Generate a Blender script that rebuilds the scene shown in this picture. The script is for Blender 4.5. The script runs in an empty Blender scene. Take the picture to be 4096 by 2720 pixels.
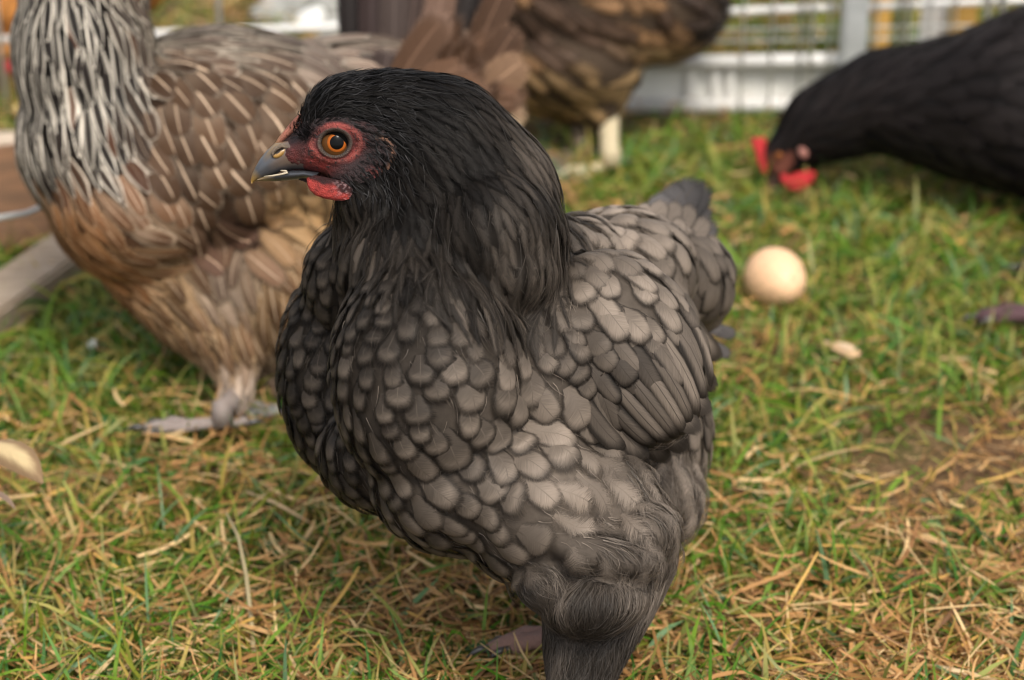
import bpy, bmesh, math, random
import numpy as np
from mathutils import Vector
from mathutils.bvhtree import BVHTree

random.seed(7)
rng = np.random.default_rng(11)
scn = bpy.context.scene
C = scn.collection

# ------------------------------------------------------------------ camera, light, exposure
PITCH = math.radians(26.0)
CAM = np.array([0.0, 0.0, 0.75])
FPX = 4096 * 80 / 36.0
RV = np.array([1.0, 0, 0])
FV = np.array([0, math.cos(PITCH), -math.sin(PITCH)])
UV_ = np.array([0, math.sin(PITCH), math.cos(PITCH)])
cd = bpy.data.cameras.new('camera')
cam = bpy.data.objects.new('camera', cd); C.objects.link(cam)
cam.location = CAM; cam.rotation_euler = (math.pi / 2 - PITCH, 0, 0)
cd.lens = 80; cd.sensor_width = 36; cd.clip_start = 0.02; cd.clip_end = 500
cd.dof.use_dof = True; cd.dof.focus_distance = 1.172; cd.dof.aperture_fstop = 5.9
cd.dof.aperture_blades = 7
scn.camera = cam

SUN_EL, SUN_AZ = math.radians(58), math.radians(160)      # azimuth clockwise from +Y
world = bpy.data.worlds.new('World'); scn.world = world
world.use_nodes = True
wn = world.node_tree
sky = wn.nodes.new('ShaderNodeTexSky'); sky.sky_type = 'NISHITA'; sky.sun_disc = False
sky.sun_elevation = SUN_EL; sky.sun_rotation = SUN_AZ
sky.dust_density = 4.0; sky.air_density = 1.0; sky.ozone_density = 0.6
hs = wn.nodes.new('ShaderNodeHueSaturation'); hs.inputs['Saturation'].default_value = 0.4      # grey overcast
wn.links.new(sky.outputs[0], hs.inputs['Color']); wn.links.new(hs.outputs[0], wn.nodes['Background'].inputs[0])
wn.nodes['Background'].inputs[1].default_value = 0.15
sl = bpy.data.lights.new('sun', 'SUN'); sun = bpy.data.objects.new('sun', sl); C.objects.link(sun)
sl.energy = 1.35; sl.angle = math.radians(13); sl.color = (1.0, 0.93, 0.82)
sd = Vector((math.sin(SUN_AZ) * math.cos(SUN_EL), math.cos(SUN_AZ) * math.cos(SUN_EL), math.sin(SUN_EL)))
sun.rotation_euler = sd.to_track_quat('Z', 'Y').to_euler()
scn.view_settings.view_transform = 'Standard'
scn.view_settings.look = 'None'
scn.view_settings.exposure = 0.76
scn.view_settings.gamma = 1
scn.render.engine = 'CYCLES'
scn.cycles.transparent_max_bounces = 24
scn.cycles.max_bounces = 6
scn.cycles.use_denoising = True
scn.cycles.filter_width = 1.15

# ------------------------------------------------------------------ helpers
def P(px, py, z):
    return CAM + z * (FV + RV * (px - 2048) / FPX - UV_ * (py - 1360) / FPX)
def proj(p):
    r = np.asarray(p) - CAM
    z = r @ FV
    return np.stack([2048 + FPX * (r @ RV) / z, 1360 - FPX * (r @ UV_) / z, z], -1)
def G(px, py, h=0.0):                      # point of the ground (height h) seen at a pixel
    d = FV + RV * (px - 2048) / FPX - UV_ * (py - 1360) / FPX
    return CAM + d * ((h - CAM[2]) / d[2])
def PY(px, py, Y):                         # point of the upright plane y = Y seen at a pixel
    d = FV + RV * (px - 2048) / FPX - UV_ * (py - 1360) / FPX
    return CAM + d * (Y / d[1])

def tag(o, label=None, cat=None, group=None, kind=None):
    if label: o['label'] = label
    if cat: o['category'] = cat
    if group: o['group'] = group
    if kind: o['kind'] = kind
    return o
def empty(name, loc, label, cat, group=None):
    o = bpy.data.objects.new(name, None); C.objects.link(o); o.location = loc
    o.empty_display_size = 0.02
    return tag(o, label, cat, group)
def link(name, me, mat=None, parent=None):
    o = bpy.data.objects.new(name, me); C.objects.link(o)
    if mat is not None and not me.materials: me.materials.append(mat)
    if parent is not None:
        o.parent = parent
        l = parent.location if parent.parent is None else Vector((0, 0, 0))
        o.location = (-l[0], -l[1], -l[2])      # meshes are modelled at their real place in the world
    return o
def mesh(name, verts, faces, smooth=True):
    me = bpy.data.meshes.new(name)
    me.from_pydata([tuple(v) for v in verts], [], faces)
    if smooth: me.polygons.foreach_set('use_smooth', [True] * len(me.polygons))
    me.update()
    return me
def quads_mesh(name, verts, quads, uvs=None, cols=None):
    """fast mesh from arrays; uvs per vertex, cols dict of per-vertex rgb"""
    verts = np.asarray(verts, np.float32); quads = np.asarray(quads, np.int32)
    me = bpy.data.meshes.new(name)
    me.vertices.add(len(verts)); me.vertices.foreach_set('co', verts.ravel())
    k = quads.shape[1]
    me.loops.add(quads.size); me.loops.foreach_set('vertex_index', quads.ravel())
    me.polygons.add(len(quads))
    me.polygons.foreach_set('loop_start', np.arange(0, quads.size, k, dtype=np.int32))
    me.polygons.foreach_set('use_smooth', np.ones(len(quads), bool))
    if uvs is not None:
        l = me.uv_layers.new(name='UVMap')
        l.data.foreach_set('uv', np.asarray(uvs, np.float32)[quads.ravel()].ravel())
    for n, c in (cols or {}).items():
        a = me.color_attributes.new(n, 'FLOAT_COLOR', 'POINT')
        c = np.asarray(c, np.float32)
        a.data.foreach_set('color', np.concatenate([c, np.ones((len(c), 1), np.float32)], 1).ravel())
    me.update(calc_edges=True)
    return me
def tube_arrays(pts, rad, seg=10, flat=1.0, up=(0, 0, 1)):
    pts = np.asarray(pts, float); n = len(pts); rad = np.broadcast_to(np.asarray(rad, float), (n,))
    V = []; F = []
    for i in range(n):
        t = pts[min(i + 1, n - 1)] - pts[max(i - 1, 0)]; t /= np.linalg.norm(t)
        a = np.cross(t, np.asarray(up, float))
        if np.linalg.norm(a) < 1e-3: a = np.cross(t, (1.0, 0, 0))
        a /= np.linalg.norm(a); b = np.cross(a, t)
        for k in range(seg):
            th = 2 * math.pi * k / seg
            V.append(pts[i] + rad[i] * (math.cos(th) * a + math.sin(th) * b * flat))
    for i in range(n - 1):
        for k in range(seg):
            F.append((i * seg + k, i * seg + (k + 1) % seg, (i + 1) * seg + (k + 1) % seg, (i + 1) * seg + k))
    F.append(tuple(range(seg))[::-1]); F.append(tuple((n - 1) * seg + k for k in range(seg)))
    return V, F
def tube(name, pts, rad, mat, parent=None, seg=10, flat=1.0, up=(0, 0, 1)):
    return link(name, mesh(name, *tube_arrays(pts, rad, seg, flat, up)), mat, parent)
def multi(name, parts, mat, parent=None):
    V = []; F = []
    for v, f in parts:
        o = len(V); V += list(v); F += [tuple(i + o for i in q) for q in f]
    return link(name, mesh(name, V, F), mat, parent)
def bevel_box(name, c, ax, half, mat, parent=None, bev=0.003):
    """box with centre c, three unit axes, half sizes, bevelled edges"""
    bm = bmesh.new(); bmesh.ops.create_cube(bm, size=2)
    bmesh.ops.scale(bm, vec=half, verts=bm.verts)
    bmesh.ops.bevel(bm, geom=bm.edges[:], offset=bev, segments=2, affect='EDGES')
    ax = [np.asarray(a, float) for a in ax]
    for v in bm.verts:
        q = np.asarray(c) + ax[0] * v.co.x + ax[1] * v.co.y + ax[2] * v.co.z
        v.co = q
    me = bpy.data.meshes.new(name); bm.to_mesh(me); bm.free()
    return link(name, me, mat, parent)

# ---- numpy value noise
_T = rng.random((256, 256))
def vnoise(x, y, f):
    x = np.asarray(x) * f + 37.3; y = np.asarray(y) * f + 91.7
    xi = np.floor(x).astype(int); yi = np.floor(y).astype(int)
    fx = x - xi; fy = y - yi; fx = fx * fx * (3 - 2 * fx); fy = fy * fy * (3 - 2 * fy)
    g = lambda a, b: _T[a % 256, b % 256]
    return (g(xi, yi) * (1 - fx) + g(xi + 1, yi) * fx) * (1 - fy) + (g(xi, yi + 1) * (1 - fx) + g(xi + 1, yi + 1) * fx) * fy
def sstep(a, b, x):
    t = np.clip((np.asarray(x, float) - a) / (b - a), 0, 1); return t * t * (3 - 2 * t)

# ------------------------------------------------------------------ materials
class N:
    def __init__(s, name):
        s.m = bpy.data.materials.new(name); s.m.use_nodes = True
        s.t = s.m.node_tree; s.b = s.t.nodes['Principled BSDF']
    def n(s, typ, **kw):
        x = s.t.nodes.new('ShaderNode' + typ)
        for k, v in kw.items(): setattr(x, k, v)
        return x
    def l(s, a, b): s.t.links.new(a, b)
    def val(s, sock, v):
        if isinstance(v, bpy.types.NodeSocket): s.l(v, sock)
        else: sock.default_value = v
    def math(s, op, a, b=0.0, c=0.0, clamp=False):
        x = s.n('Math', operation=op); x.use_clamp = clamp
        for i, v in enumerate((a, b, c)): s.val(x.inputs[i], v)
        return x.outputs[0]
    def mix(s, f, a, b, mode='MIX'):
        x = s.n('Mix', data_type='RGBA', blend_type=mode)
        s.val(x.inputs[0], f)
        for i, v in ((6, a), (7, b)):
            s.val(x.inputs[i], v if isinstance(v, bpy.types.NodeSocket) else (*v, 1))
        return x.outputs[2]
    def range(s, v, a, b, c=0.0, d=1.0):
        x = s.n('MapRange', interpolation_type='SMOOTHSTEP')
        for i, q in enumerate((v, a, b, c, d)): s.val(x.inputs[i], q)
        return x.outputs[0]
    def noise(s, vec=None, scale=5.0, detail=2.0, rough=0.5):
        x = s.n('TexNoise'); x.inputs['Scale'].default_value = scale
        x.inputs['Detail'].default_value = detail; x.inputs['Roughness'].default_value = rough
        if vec is not None: s.l(vec, x.inputs['Vector'])
        return x.outputs['Fac']
    def set(s, **kw):
        for k, v in kw.items(): s.val(s.b.inputs[k.replace('_', ' ')], v)
    def bump(s, h, strength=0.3, dist=0.001):
        x = s.n('Bump'); x.inputs['Strength'].default_value = strength; x.inputs['Distance'].default_value = dist
        s.l(h, x.inputs['Height']); s.l(x.outputs[0], s.b.inputs['Normal'])

def feather_material():
    k = N('feather')
    uv = k.n('UVMap').outputs[0]
    sp = k.n('SeparateXYZ'); k.l(uv, sp.inputs[0])
    us = k.math('SUBTRACT', k.math('MULTIPLY', sp.outputs[0], 2.0), 1.0)
    U = k.math('ABSOLUTE', us); V = sp.outputs[1]
    att = lambda n: k.n('Attribute', attribute_type='GEOMETRY', attribute_name=n)
    cen, edg, shf = att('cen').outputs['Color'], att('edg').outputs['Color'], att('shf').outputs['Color']
    par = k.n('SeparateXYZ'); k.l(att('par').outputs['Vector'], par.inputs[0])
    lace, fray, sw = par.outputs[0], par.outputs[1], par.outputs[2]
    seed = k.n('SeparateXYZ'); k.l(att('sed').outputs['Vector'], seed.inputs[0])
    # barbs: run outward and towards the tip
    b = k.math('SUBTRACT', V, k.math('MULTIPLY', U, 0.28))
    side = k.math('SIGN', us)
    cv = k.n('CombineXYZ'); k.l(k.math('MULTIPLY', b, 62.0), cv.inputs[0])
    k.l(k.math('ADD', k.math('MULTIPLY', side, 3.1), k.math('MULTIPLY', seed.outputs[0], 90.0)), cv.inputs[1])
    k.l(k.math('MULTIPLY', U, 1.2), cv.inputs[2])
    nb = k.noise(cv.outputs[0], 1.0, 2.0, 0.6)
    nbc = k.math('MULTIPLY_ADD', nb, 2.0, -0.5, clamp=True)
    d = k.math('SMOOTH_MIN', k.math('SUBTRACT', 1.0, U), k.math('MULTIPLY', k.math('SUBTRACT', 1.0, V), seed.outputs[1]), 0.55)
    d = k.math('ADD', d, 0.04)
    alpha = k.range(k.math('SUBTRACT', d, k.math('MULTIPLY', fray, k.math('MULTIPLY', nbc, 0.8))), -0.05, k.math('MULTIPLY_ADD', fray, 0.75, 0.02))
    alpha = k.math('MAXIMUM', alpha, k.math('LESS_THAN', fray, 0.001))
    e0 = k.math('MULTIPLY', k.range(k.math('ADD', V, k.math('MULTIPLY_ADD', nb, 0.2, -0.1)), 0.74, 0.40), par.outputs[0], clamp=True)      # darker downy root
    wob = k.math('MULTIPLY_ADD', nb, 0.9, 0.55)
    e = k.range(k.math('ADD', d, k.math('MULTIPLY_ADD', nb, 0.16, -0.08)), k.math('MULTIPLY_ADD', lace, 0.75, 0.16), k.math('MULTIPLY', lace, 0.30))
    e = k.math('MAXIMUM', e, k.math('MULTIPLY', e0, seed.outputs[2]))
    col = k.mix(e, cen, edg)
    br = k.math('MULTIPLY_ADD', nb, 0.7, 0.65)
    cb = k.n('CombineXYZ'); [k.l(br, cb.inputs[i]) for i in range(3)]
    col = k.mix(1.0, col, cb.outputs[0], 'MULTIPLY')
    sh = k.math('MULTIPLY', k.range(U, sw, k.math('MULTIPLY', sw, 0.4)), k.range(V, 0.96, 0.8))
    col = k.mix(sh, col, shf)
    k.l(col, k.b.inputs['Base Color']); k.l(alpha, k.b.inputs['Alpha'])
    k.set(Roughness=0.55); k.b.inputs['Specular IOR Level'].default_value = 0.09
    
    k.bump(nb, 0.25, 0.0006)
    return k.m
M_FEATHER = feather_material()

def vcol_mat(name, rough=0.5, spec=0.4, nscale=600.0, namp=0.3, bump=0.3, sss=0.0, coat=0.0, bdist=0.0005):
    k = N(name)
    a = k.n('Attribute', attribute_type='GEOMETRY', attribute_name='cen').outputs['Color']
    co = k.n('TexCoord').outputs['Object']
    f = k.noise(co, nscale, 3.0, 0.6)
    br = k.math('MULTIPLY_ADD', f, 2 * namp, 1 - namp)
    cb = k.n('CombineXYZ'); [k.l(br, cb.inputs[i]) for i in range(3)]
    k.l(k.mix(1.0, a, cb.outputs[0], 'MULTIPLY'), k.b.inputs['Base Color'])
    k.set(Roughness=rough); k.b.inputs['Specular IOR Level'].default_value = spec
    if sss: k.b.inputs['Subsurface Weight'].default_value = sss; k.b.inputs['Subsurface Scale'].default_value = 0.002; k.b.inputs['Subsurface Radius'].default_value = (1, .3, .2)
    if coat: k.b.inputs['Coat Weight'].default_value = coat; k.b.inputs['Coat Roughness'].default_value = 0.03
    if bump: k.bump(f, bump, bdist)
    return k.m
M_SKIN = vcol_mat('bare_skin', 0.55, 0.35, 1300, 0.5, 1.0, 0.1, bdist=0.0012)
M_HORN = vcol_mat('horn', 0.28, 0.5, 300, 0.12, 0.08, 0.0, 0.2)
M_EYE = vcol_mat('eye_surface', 0.7, 0.02, 2500, 0.25, 0.0, 0.0, 0.16)
M_HAIR = vcol_mat('down_strands', 0.6, 0.25, 100, 0.1, 0.0)
M_UNDER = vcol_mat('under_down', 0.8, 0.1, 300, 0.3, 0.4)

def blade_mat(name, trans, rough, spec):
    k = N(name)
    a = k.n('Attribute', attribute_type='GEOMETRY', attribute_name='cen').outputs['Color']
    k.l(a, k.b.inputs['Base Color']); k.set(Roughness=rough); k.b.inputs['Specular IOR Level'].default_value = spec
    tr = k.n('BsdfTranslucent'); k.l(a, tr.inputs['Color'])
    mx = k.n('MixShader'); mx.inputs[0].default_value = trans
    k.l(k.b.outputs[0], mx.inputs[1]); k.l(tr.outputs[0], mx.inputs[2])
    k.l(mx.outputs[0], k.t.nodes['Material Output'].inputs[0])
    return k.m
M_GRASS = blade_mat('grass_blade', 0.3, 0.5, 0.4)
M_STRAW = blade_mat('dry_blade', 0.2, 0.6, 0.3)

def plain(name, col, rough=0.5, nscale=40.0, namp=0.15, bump=0.2, spec=0.4, metal=0.0, col2=None, stretch=None, bdist=0.001):
    k = N(name)
    co = k.n('TexCoord').outputs['Object']
    if stretch:
        mp = k.n('Mapping'); mp.inputs['Scale'].default_value = stretch; k.l(co, mp.inputs[0]); co = mp.outputs[0]
    f = k.noise(co, nscale, 5.0, 0.6)
    c2 = col2 or tuple(c * (1 - 2 * namp) for c in col)
    k.l(k.mix(k.range(f, 0.35, 0.68), col, c2), k.b.inputs['Base Color'])
    k.set(Roughness=rough, Metallic=metal); k.b.inputs['Specular IOR Level'].default_value = spec
    if bump: k.bump(f, bump, bdist)
    return k.m

# ------------------------------------------------------------------ ground
def ground():
    k = N('soil')
    co = k.n('TexCoord').outputs['Object']
    a = k.noise(co, 14.0, 6.0, 0.65); b = k.noise(co, 150.0, 4.0, 0.6)
    c = k.mix(k.range(a, 0.38, 0.62), (0.105, 0.056, 0.028), (0.075, 0.066, 0.02))
    c = k.mix(k.range(b, 0.45, 0.7), c, (0.2, 0.125, 0.062))
    k.l(c, k.b.inputs['Base Color']); k.set(Roughness=0.9); k.b.inputs['Specular IOR Level'].default_value = 0.15
    k.bump(b, 0.8, 0.006)
    # one sheet: fine cells near the hens, long ones out to the horizon
    xs = np.concatenate([[-150, -40, -10, -4], np.linspace(-2, 2, 81), [4, 10, 40, 150]])
    ys = np.concatenate([[-150, -40, -10, -2], np.linspace(0, 6, 121), [9, 20, 60, 150]])
    X, Y = np.meshgrid(xs, ys)
    Z = (vnoise(X, Y, 7.0) - 0.5) * 0.008 + (vnoise(X, Y, 2.2) - 0.5) * 0.008
    Z[(np.abs(X) > 2) | (Y > 6) | (Y < 0)] = 0
    nx, ny = len(xs), len(ys)
    i = np.arange(ny - 1)[:, None] * nx + np.arange(nx - 1)[None]
    q = np.stack([i, i + 1, i + nx + 1, i + nx], -1).reshape(-1, 4)
    o = link('ground', quads_mesh('ground', np.stack([X, Y, Z], -1).reshape(-1, 3), q), k.m)
    tag(o, kind='structure')
ground()

def blades(name, n, mat, kind_straw, label, seed):
    r = np.random.default_rng(seed)
    # positions: inside the wedge the camera could see, denser near
    m = n * 3
    z = 1.12 + (r.random(m) ** 1.5) * 3.4
    x = (r.random(m) - 0.5) * 2 * (0.27 * z + 0.12)
    y = z * 0.93
    g = vnoise(x, y, 5.5) * 0.55 + vnoise(x + 9, y, 14) * 0.3 + vnoise(x, y + 5, 40) * 0.15
    pj = proj(np.stack([x, y, np.zeros(m)], -1))
    bare = np.exp(-(((pj[:, 0] - 3750) / 420) ** 2 + ((pj[:, 1] - 1880) / 170) ** 2))     # trodden patch
    lush = np.exp(-(((pj[:, 0] - 480) / 520) ** 2 + ((pj[:, 1] - 1450) / 260) ** 2)) + 0.7 * np.exp(-(((pj[:, 0] - 3250) / 600) ** 2 + ((pj[:, 1] - 1150) / 260) ** 2))
    low = sstep(1700, 2600, pj[:, 1]); far = sstep(2.3, 2.7, y)
    if kind_straw:
        pk = 0.5 - 0.6 * (g - 0.5) * 2 - 0.42 * lush + 0.3 * low + 0.3 * far - .5 * bare
    else:
        pk = 0.6 + 0.75 * (g - 0.5) * 2 + 0.4 * lush - 0.12 * low - 1.0 * bare - 0.55 * far
    keep = r.random(m) < np.clip(pk, 0.04, 1)
    x, y, g = x[keep][:n], y[keep][:n], g[keep][:n]; n = len(x)
    az = r.random(n) * 2 * math.pi
    if kind_straw:
        L = 0.012 + 0.037 * r.random(n) ** 2.0; W = 0.0007 + 0.0021 * r.random(n) ** 2.2
        el = np.radians(r.normal(4, 9, n)); droop = r.normal(0.0, 0.35, n); z0 = 0.001 + 0.017 * r.random(n)
    else:
        L = 0.016 + 0.042 * r.random(n) ** 2.0; W = 0.0012 + 0.0026 * r.random(n) ** 1.5
        el = np.radians(np.clip(r.normal(34, 22, n), 3, 85)); droop = -np.abs(r.normal(0.9, 0.6, n)); z0 = np.zeros(n)
    L = L * (1 - .6 * ((y > 1.92) & (y < 2.2) & (x > 0)))
    S = 5
    t = np.linspace(0, 1, S)
    ang = el[:, None] + droop[:, None] * t[None]
    az2 = az[:, None] + (r.normal(0, 0.35, n))[:, None] * t[None]
    step = (L / (S - 1))[:, None]
    dx = np.cos(ang) * np.cos(az2) * step; dy = np.cos(ang) * np.sin(az2) * step; dz = np.sin(ang) * step
    px = x[:, None] + np.cumsum(dx, 1) - dx; py = y[:, None] + np.cumsum(dy, 1) - dy; pz = z0[:, None] + np.cumsum(dz, 1) - dz
    pz = np.maximum(pz, 0.001)
    if kind_straw: wprof = np.array([0.8, 1, 1, 0.95, 0.55])
    else: wprof = np.array([0.75, 1, 0.95, 0.7, 0.08])
    roll = r.normal(0, 0.7, n)
    sx = -np.sin(az2) * np.cos(roll)[:, None]; sy = np.cos(az2) * np.cos(roll)[:, None]; sz = np.sin(roll)[:, None] * np.ones_like(sx)
    w = W[:, None] * wprof[None] * 0.5
    A = np.stack([px - sx * w, py - sy * w, pz - sz * w], -1); B = np.stack([px + sx * w, py + sy * w, pz + sz * w], -1)
    V = np.stack([A, B], 2).reshape(n, S * 2, 3)
    V[:, :, 2] = np.maximum(V[:, :, 2], 0.0008)
    base = (np.arange(n) * S * 2)[:, None, None]
    s_ = np.arange(S - 1)[None, :, None] * 2
    Q = (base + s_ + np.array([0, 1, 3, 2])[None, None]).reshape(-1, 4)
    if kind_straw:
        pal = np.array([[.50, .29, .115], [.40, .205, .07], [.62, .43, .21], [.27, .13, .045], [.56, .34, .085], [.16, .08, .035]])
        pr = [.28, .24, .18, .14, .08, .08]
    else:
        pal = np.array([[.075, .19, .010], [.13, .225, .016], [.04, .125, .014], [.23, .25, .028], [.12, .22, .09], [.36, .26, .055]])
        pr = [.25, .25, .15, .15, .08, .12]
    ci = r.choice(len(pal), n, p=pr)
    col = pal[ci] * (0.75 + 0.5 * r.random((n, 1)))
    cc = np.repeat(col[:, None], S * 2, 1)
    if not kind_straw:       # some blades yellow towards the tip or the root
        yel = (r.random(n) < 0.3)[:, None, None] * np.repeat(t, 2)[None, :, None]
        cc = cc * (1 - 0.7 * yel) + np.array([.45, .33, .1]) * 0.7 * yel
    o = link(name, quads_mesh(name, V.reshape(-1, 3), Q, cols={'cen': cc.reshape(-1, 3)}), mat)
    tag(o, label, name.replace('_', ' '), kind='stuff')
blades('grass', 82000, M_GRASS, False, 'short green grass growing over the whole hen run', 3)
blades('dry_straw', 46000, M_STRAW, True, 'dry tan straw and dead blades strewn through the grass', 4)

# ------------------------------------------------------------------ feathered bodies
def hull(name, prims, voxel, smooth=4):
    """one continuous skin over ellipsoids (px, py, depth, rx px, ry px, rz m, rot deg, yaw deg)"""
    bm = bmesh.new()
    for p in prims:
        px, py, z, rx, ry, rz = p[:6]
        rot = math.radians(p[6]) if len(p) > 6 else 0; yaw = math.radians(p[7]) if len(p) > 7 else 0
        c = P(px, py, z); s = z / FPX
        a = RV * math.cos(rot) - UV_ * math.sin(rot); b = -UV_ * math.cos(rot) - RV * math.sin(rot)
        a2 = a * math.cos(yaw) + FV * math.sin(yaw); f2 = FV * math.cos(yaw) - a * math.sin(yaw)
        r = bmesh.ops.create_icosphere(bm, subdivisions=4, radius=1)
        for v in r['verts']:
            q = c + a2 * v.co.x * rx * s + b * v.co.y * ry * s + f2 * v.co.z * rz
            v.co = q
    me = bpy.data.meshes.new(name); bm.to_mesh(me); bm.free()
    o = bpy.data.objects.new(name, me); C.objects.link(o)
    m = o.modifiers.new('r', 'REMESH'); m.mode = 'VOXEL'; m.voxel_size = voxel
    m = o.modifiers.new('s', 'SMOOTH'); m.factor = 0.5; m.iterations = smooth
    dg = bpy.context.evaluated_depsgraph_get()
    res = bpy.data.meshes.new_from_object(o.evaluated_get(dg))
    bpy.data.objects.remove(o); bpy.data.meshes.remove(me)
    res.name = name
    res.polygons.foreach_set('use_smooth', [True] * len(res.polygons))
    return res
def chain(pts, n=5, depth=0.9):
    """tapered run of balls (px, py, z, r px) -> prims"""
    out = []
    for (a, b) in zip(pts[:-1], pts[1:]):
        for i in range(n):
            t = i / n
            q = [a[k] * (1 - t) + b[k] * t for k in range(4)]
            out.append((q[0], q[1], q[2], q[3], q[3], q[3] * q[2] / FPX * depth))
    a = pts[-1]; out.append((a[0], a[1], a[2], a[3], a[3], a[3] * a[2] / FPX * depth))
    return out

class Surf:
    def __init__(s, me):
        n = len(me.vertices); co = np.empty(n * 3, np.float32); me.vertices.foreach_get('co', co)
        s.co = co.reshape(-1, 3).astype(float)
        s.polys = [tuple(p.vertices) for p in me.polygons]
        s.bvh = BVHTree.FromPolygons([Vector(c) for c in s.co], s.polys)
        no = np.empty(n * 3, np.float32); me.vertices.foreach_get('normal', no); s.no = no.reshape(-1, 3).astype(float)
        tri = []
        for p in s.polys:
            tri.append(p[:3])
            if len(p) == 4: tri.append((p[0], p[2], p[3]))
        s.tri = np.array(tri)
    def near(s, p):
        l, n, i, d = s.bvh.find_nearest(Vector(p))
        poly = s.polys[i]
        nn = s.no[list(poly)]
        w = 1.0 / (np.linalg.norm(s.co[list(poly)] - np.array(l), axis=1) + 1e-5)
        m = (nn * w[:, None]).sum(0); m /= (np.linalg.norm(m) + 1e-9)
        return np.array(l), m
    def ray(s, px, py):
        d = P(px, py, 1.0) - CAM; d /= np.linalg.norm(d)
        l, n, i, dist = s.bvh.ray_cast(Vector(CAM), Vector(d))
        return None if l is None else np.array(l)
    def sample(s, n, seed):
        r = np.random.default_rng(seed)
        a, b, c = (s.co[s.tri[:, k]] for k in range(3))
        ar = np.linalg.norm(np.cross(b - a, c - a), axis=1)
        i = r.choice(len(ar), n, p=ar / ar.sum())
        u, v = r.random((2, n)); f = u + v > 1; u[f] = 1 - u[f]; v[f] = 1 - v[f]
        p = a[i] + (b[i] - a[i]) * u[:, None] + (c[i] - a[i]) * v[:, None]
        nn = s.no[s.tri[i, 0]]
        return p, nn

class Field:
    """values known at points of the body, blended between them"""
    def __init__(s, pts, soft=90.0, power=2.0):
        a = np.array([p[:2] for p in pts], float); s.p = a
        s.v = np.array([np.concatenate([np.atleast_1d(np.asarray(x, float)) for x in p[2:]]) for p in pts]); s.s = soft; s.pw = power
    def __call__(s, px, py):
        d2 = (s.p[:, 0] - px) ** 2 + (s.p[:, 1] - py) ** 2 + s.s ** 2
        w = d2 ** (-s.pw); w /= w.sum()
        return w @ s.v

VROWS = {'round': [0, .22, .42, .58, .72, .84, .93, 1.0], 'lance': [0, .2, .4, .6, .78, .92, 1.0], 'quill': [0, .2, .4, .6, .78, .9, .97, 1.0]}
def wprof(shape, v):
    if shape == 'round':
        a = 0.35 + 0.65 * sstep(0, 0.5, v)
        return a * (1 if v < 0.55 else math.sqrt(max(0, 1 - ((v - 0.55) / 0.455) ** 2)) * 0.97 + 0.03)
    if shape == 'lance':
        return (0.55 + 0.45 * sstep(0, 0.35, v)) * (1 if v < 0.5 else max(0.05, 1 - ((v - 0.5) / 0.52) ** 1.7))
    a = 0.55 + 0.45 * sstep(0, 0.3, v)
    return a * (1 if v < 0.75 else math.sqrt(max(0, 1 - ((v - 0.75) / 0.26) ** 2)) * 0.95 + 0.05)
NU = 5
def tdir(d, n):
    d = d - n * (d @ n); return d / (np.linalg.norm(d) + 1e-9)
def lay_feather(S, p, d, L, W, shape='round', lift=0.1, dome=0.12, h0=0.0006, bend=0.0, roll=0.0):
    rows = VROWS[shape]; V = []; UVs = []
    cur, n = S.near(p); d = tdir(d, n); last = 0.0
    for v in rows:
        st = (v - last) * L; last = v
        if st > 0:
            nx, n2 = S.near(cur + d * st)
            nn = n * 0.45 + n2 * 0.55; n = nn / np.linalg.norm(nn)
            if np.linalg.norm(nx - cur) < 0.35 * st: nx = cur + d * st      # over an edge: go on straight
            cur = nx; d = tdir(d, n)
            if bend:
                sd_ = np.cross(n, d); d = d + sd_ * bend * st / L; d /= np.linalg.norm(d)
        sd_ = np.cross(n, d)
        w = W * 0.5 * wprof(shape, v)
        h = h0 + lift * L * v * (1 - 0.22 * v)
        for k in range(NU):
            u = -1 + 2 * k / (NU - 1)
            q = cur + sd_ * u * w
            q2, n2 = S.near(q)
            if np.linalg.norm(q2 - q) > 0.5 * abs(w) + 1e-4: q2 = q
            qq = q2 + n * (h + dome * w * (1 - u * u) * min(1, v * 2.2) * 1.6 + roll * u * w)
            V.append(qq); UVs.append((0.5 + 0.5 * u, v))
    return np.array(V), np.array(UVs), len(rows)
def free_feather(base, tip, W, nrm, shape='quill', bend=0.0, cup=0.15, curl=0.0):
    """a feather that stands clear of the body: from base to tip, flat side towards nrm"""
    base = np.asarray(base, float); tip = np.asarray(tip, float)
    d = tip - base; L = np.linalg.norm(d); d /= L
    n = tdir(np.asarray(nrm, float), d); sd_ = np.cross(n, d)
    V = []; UVs = []
    rows = VROWS[shape]
    for v in rows:
        c = base + d * L * v + sd_ * bend * L * 4 * v * (1 - v) + n * curl * L * v * v
        w = W * 0.5 * wprof(shape, v)
        for k in range(NU):
            u = -1 + 2 * k / (NU - 1)
            V.append(c + sd_ * u * w + n * cup * w * (1 - u * u)); UVs.append((0.5 + 0.5 * u, v))
    return np.array(V), np.array(UVs), len(rows)
_q = {}
def fquads(nr):
    if nr not in _q:
        i = np.arange(nr - 1)[:, None] * NU + np.arange(NU - 1)[None]
        _q[nr] = np.stack([i, i + 1, i + NU + 1, i + NU], -1).reshape(-1, 4)
    return _q[nr]

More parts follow.
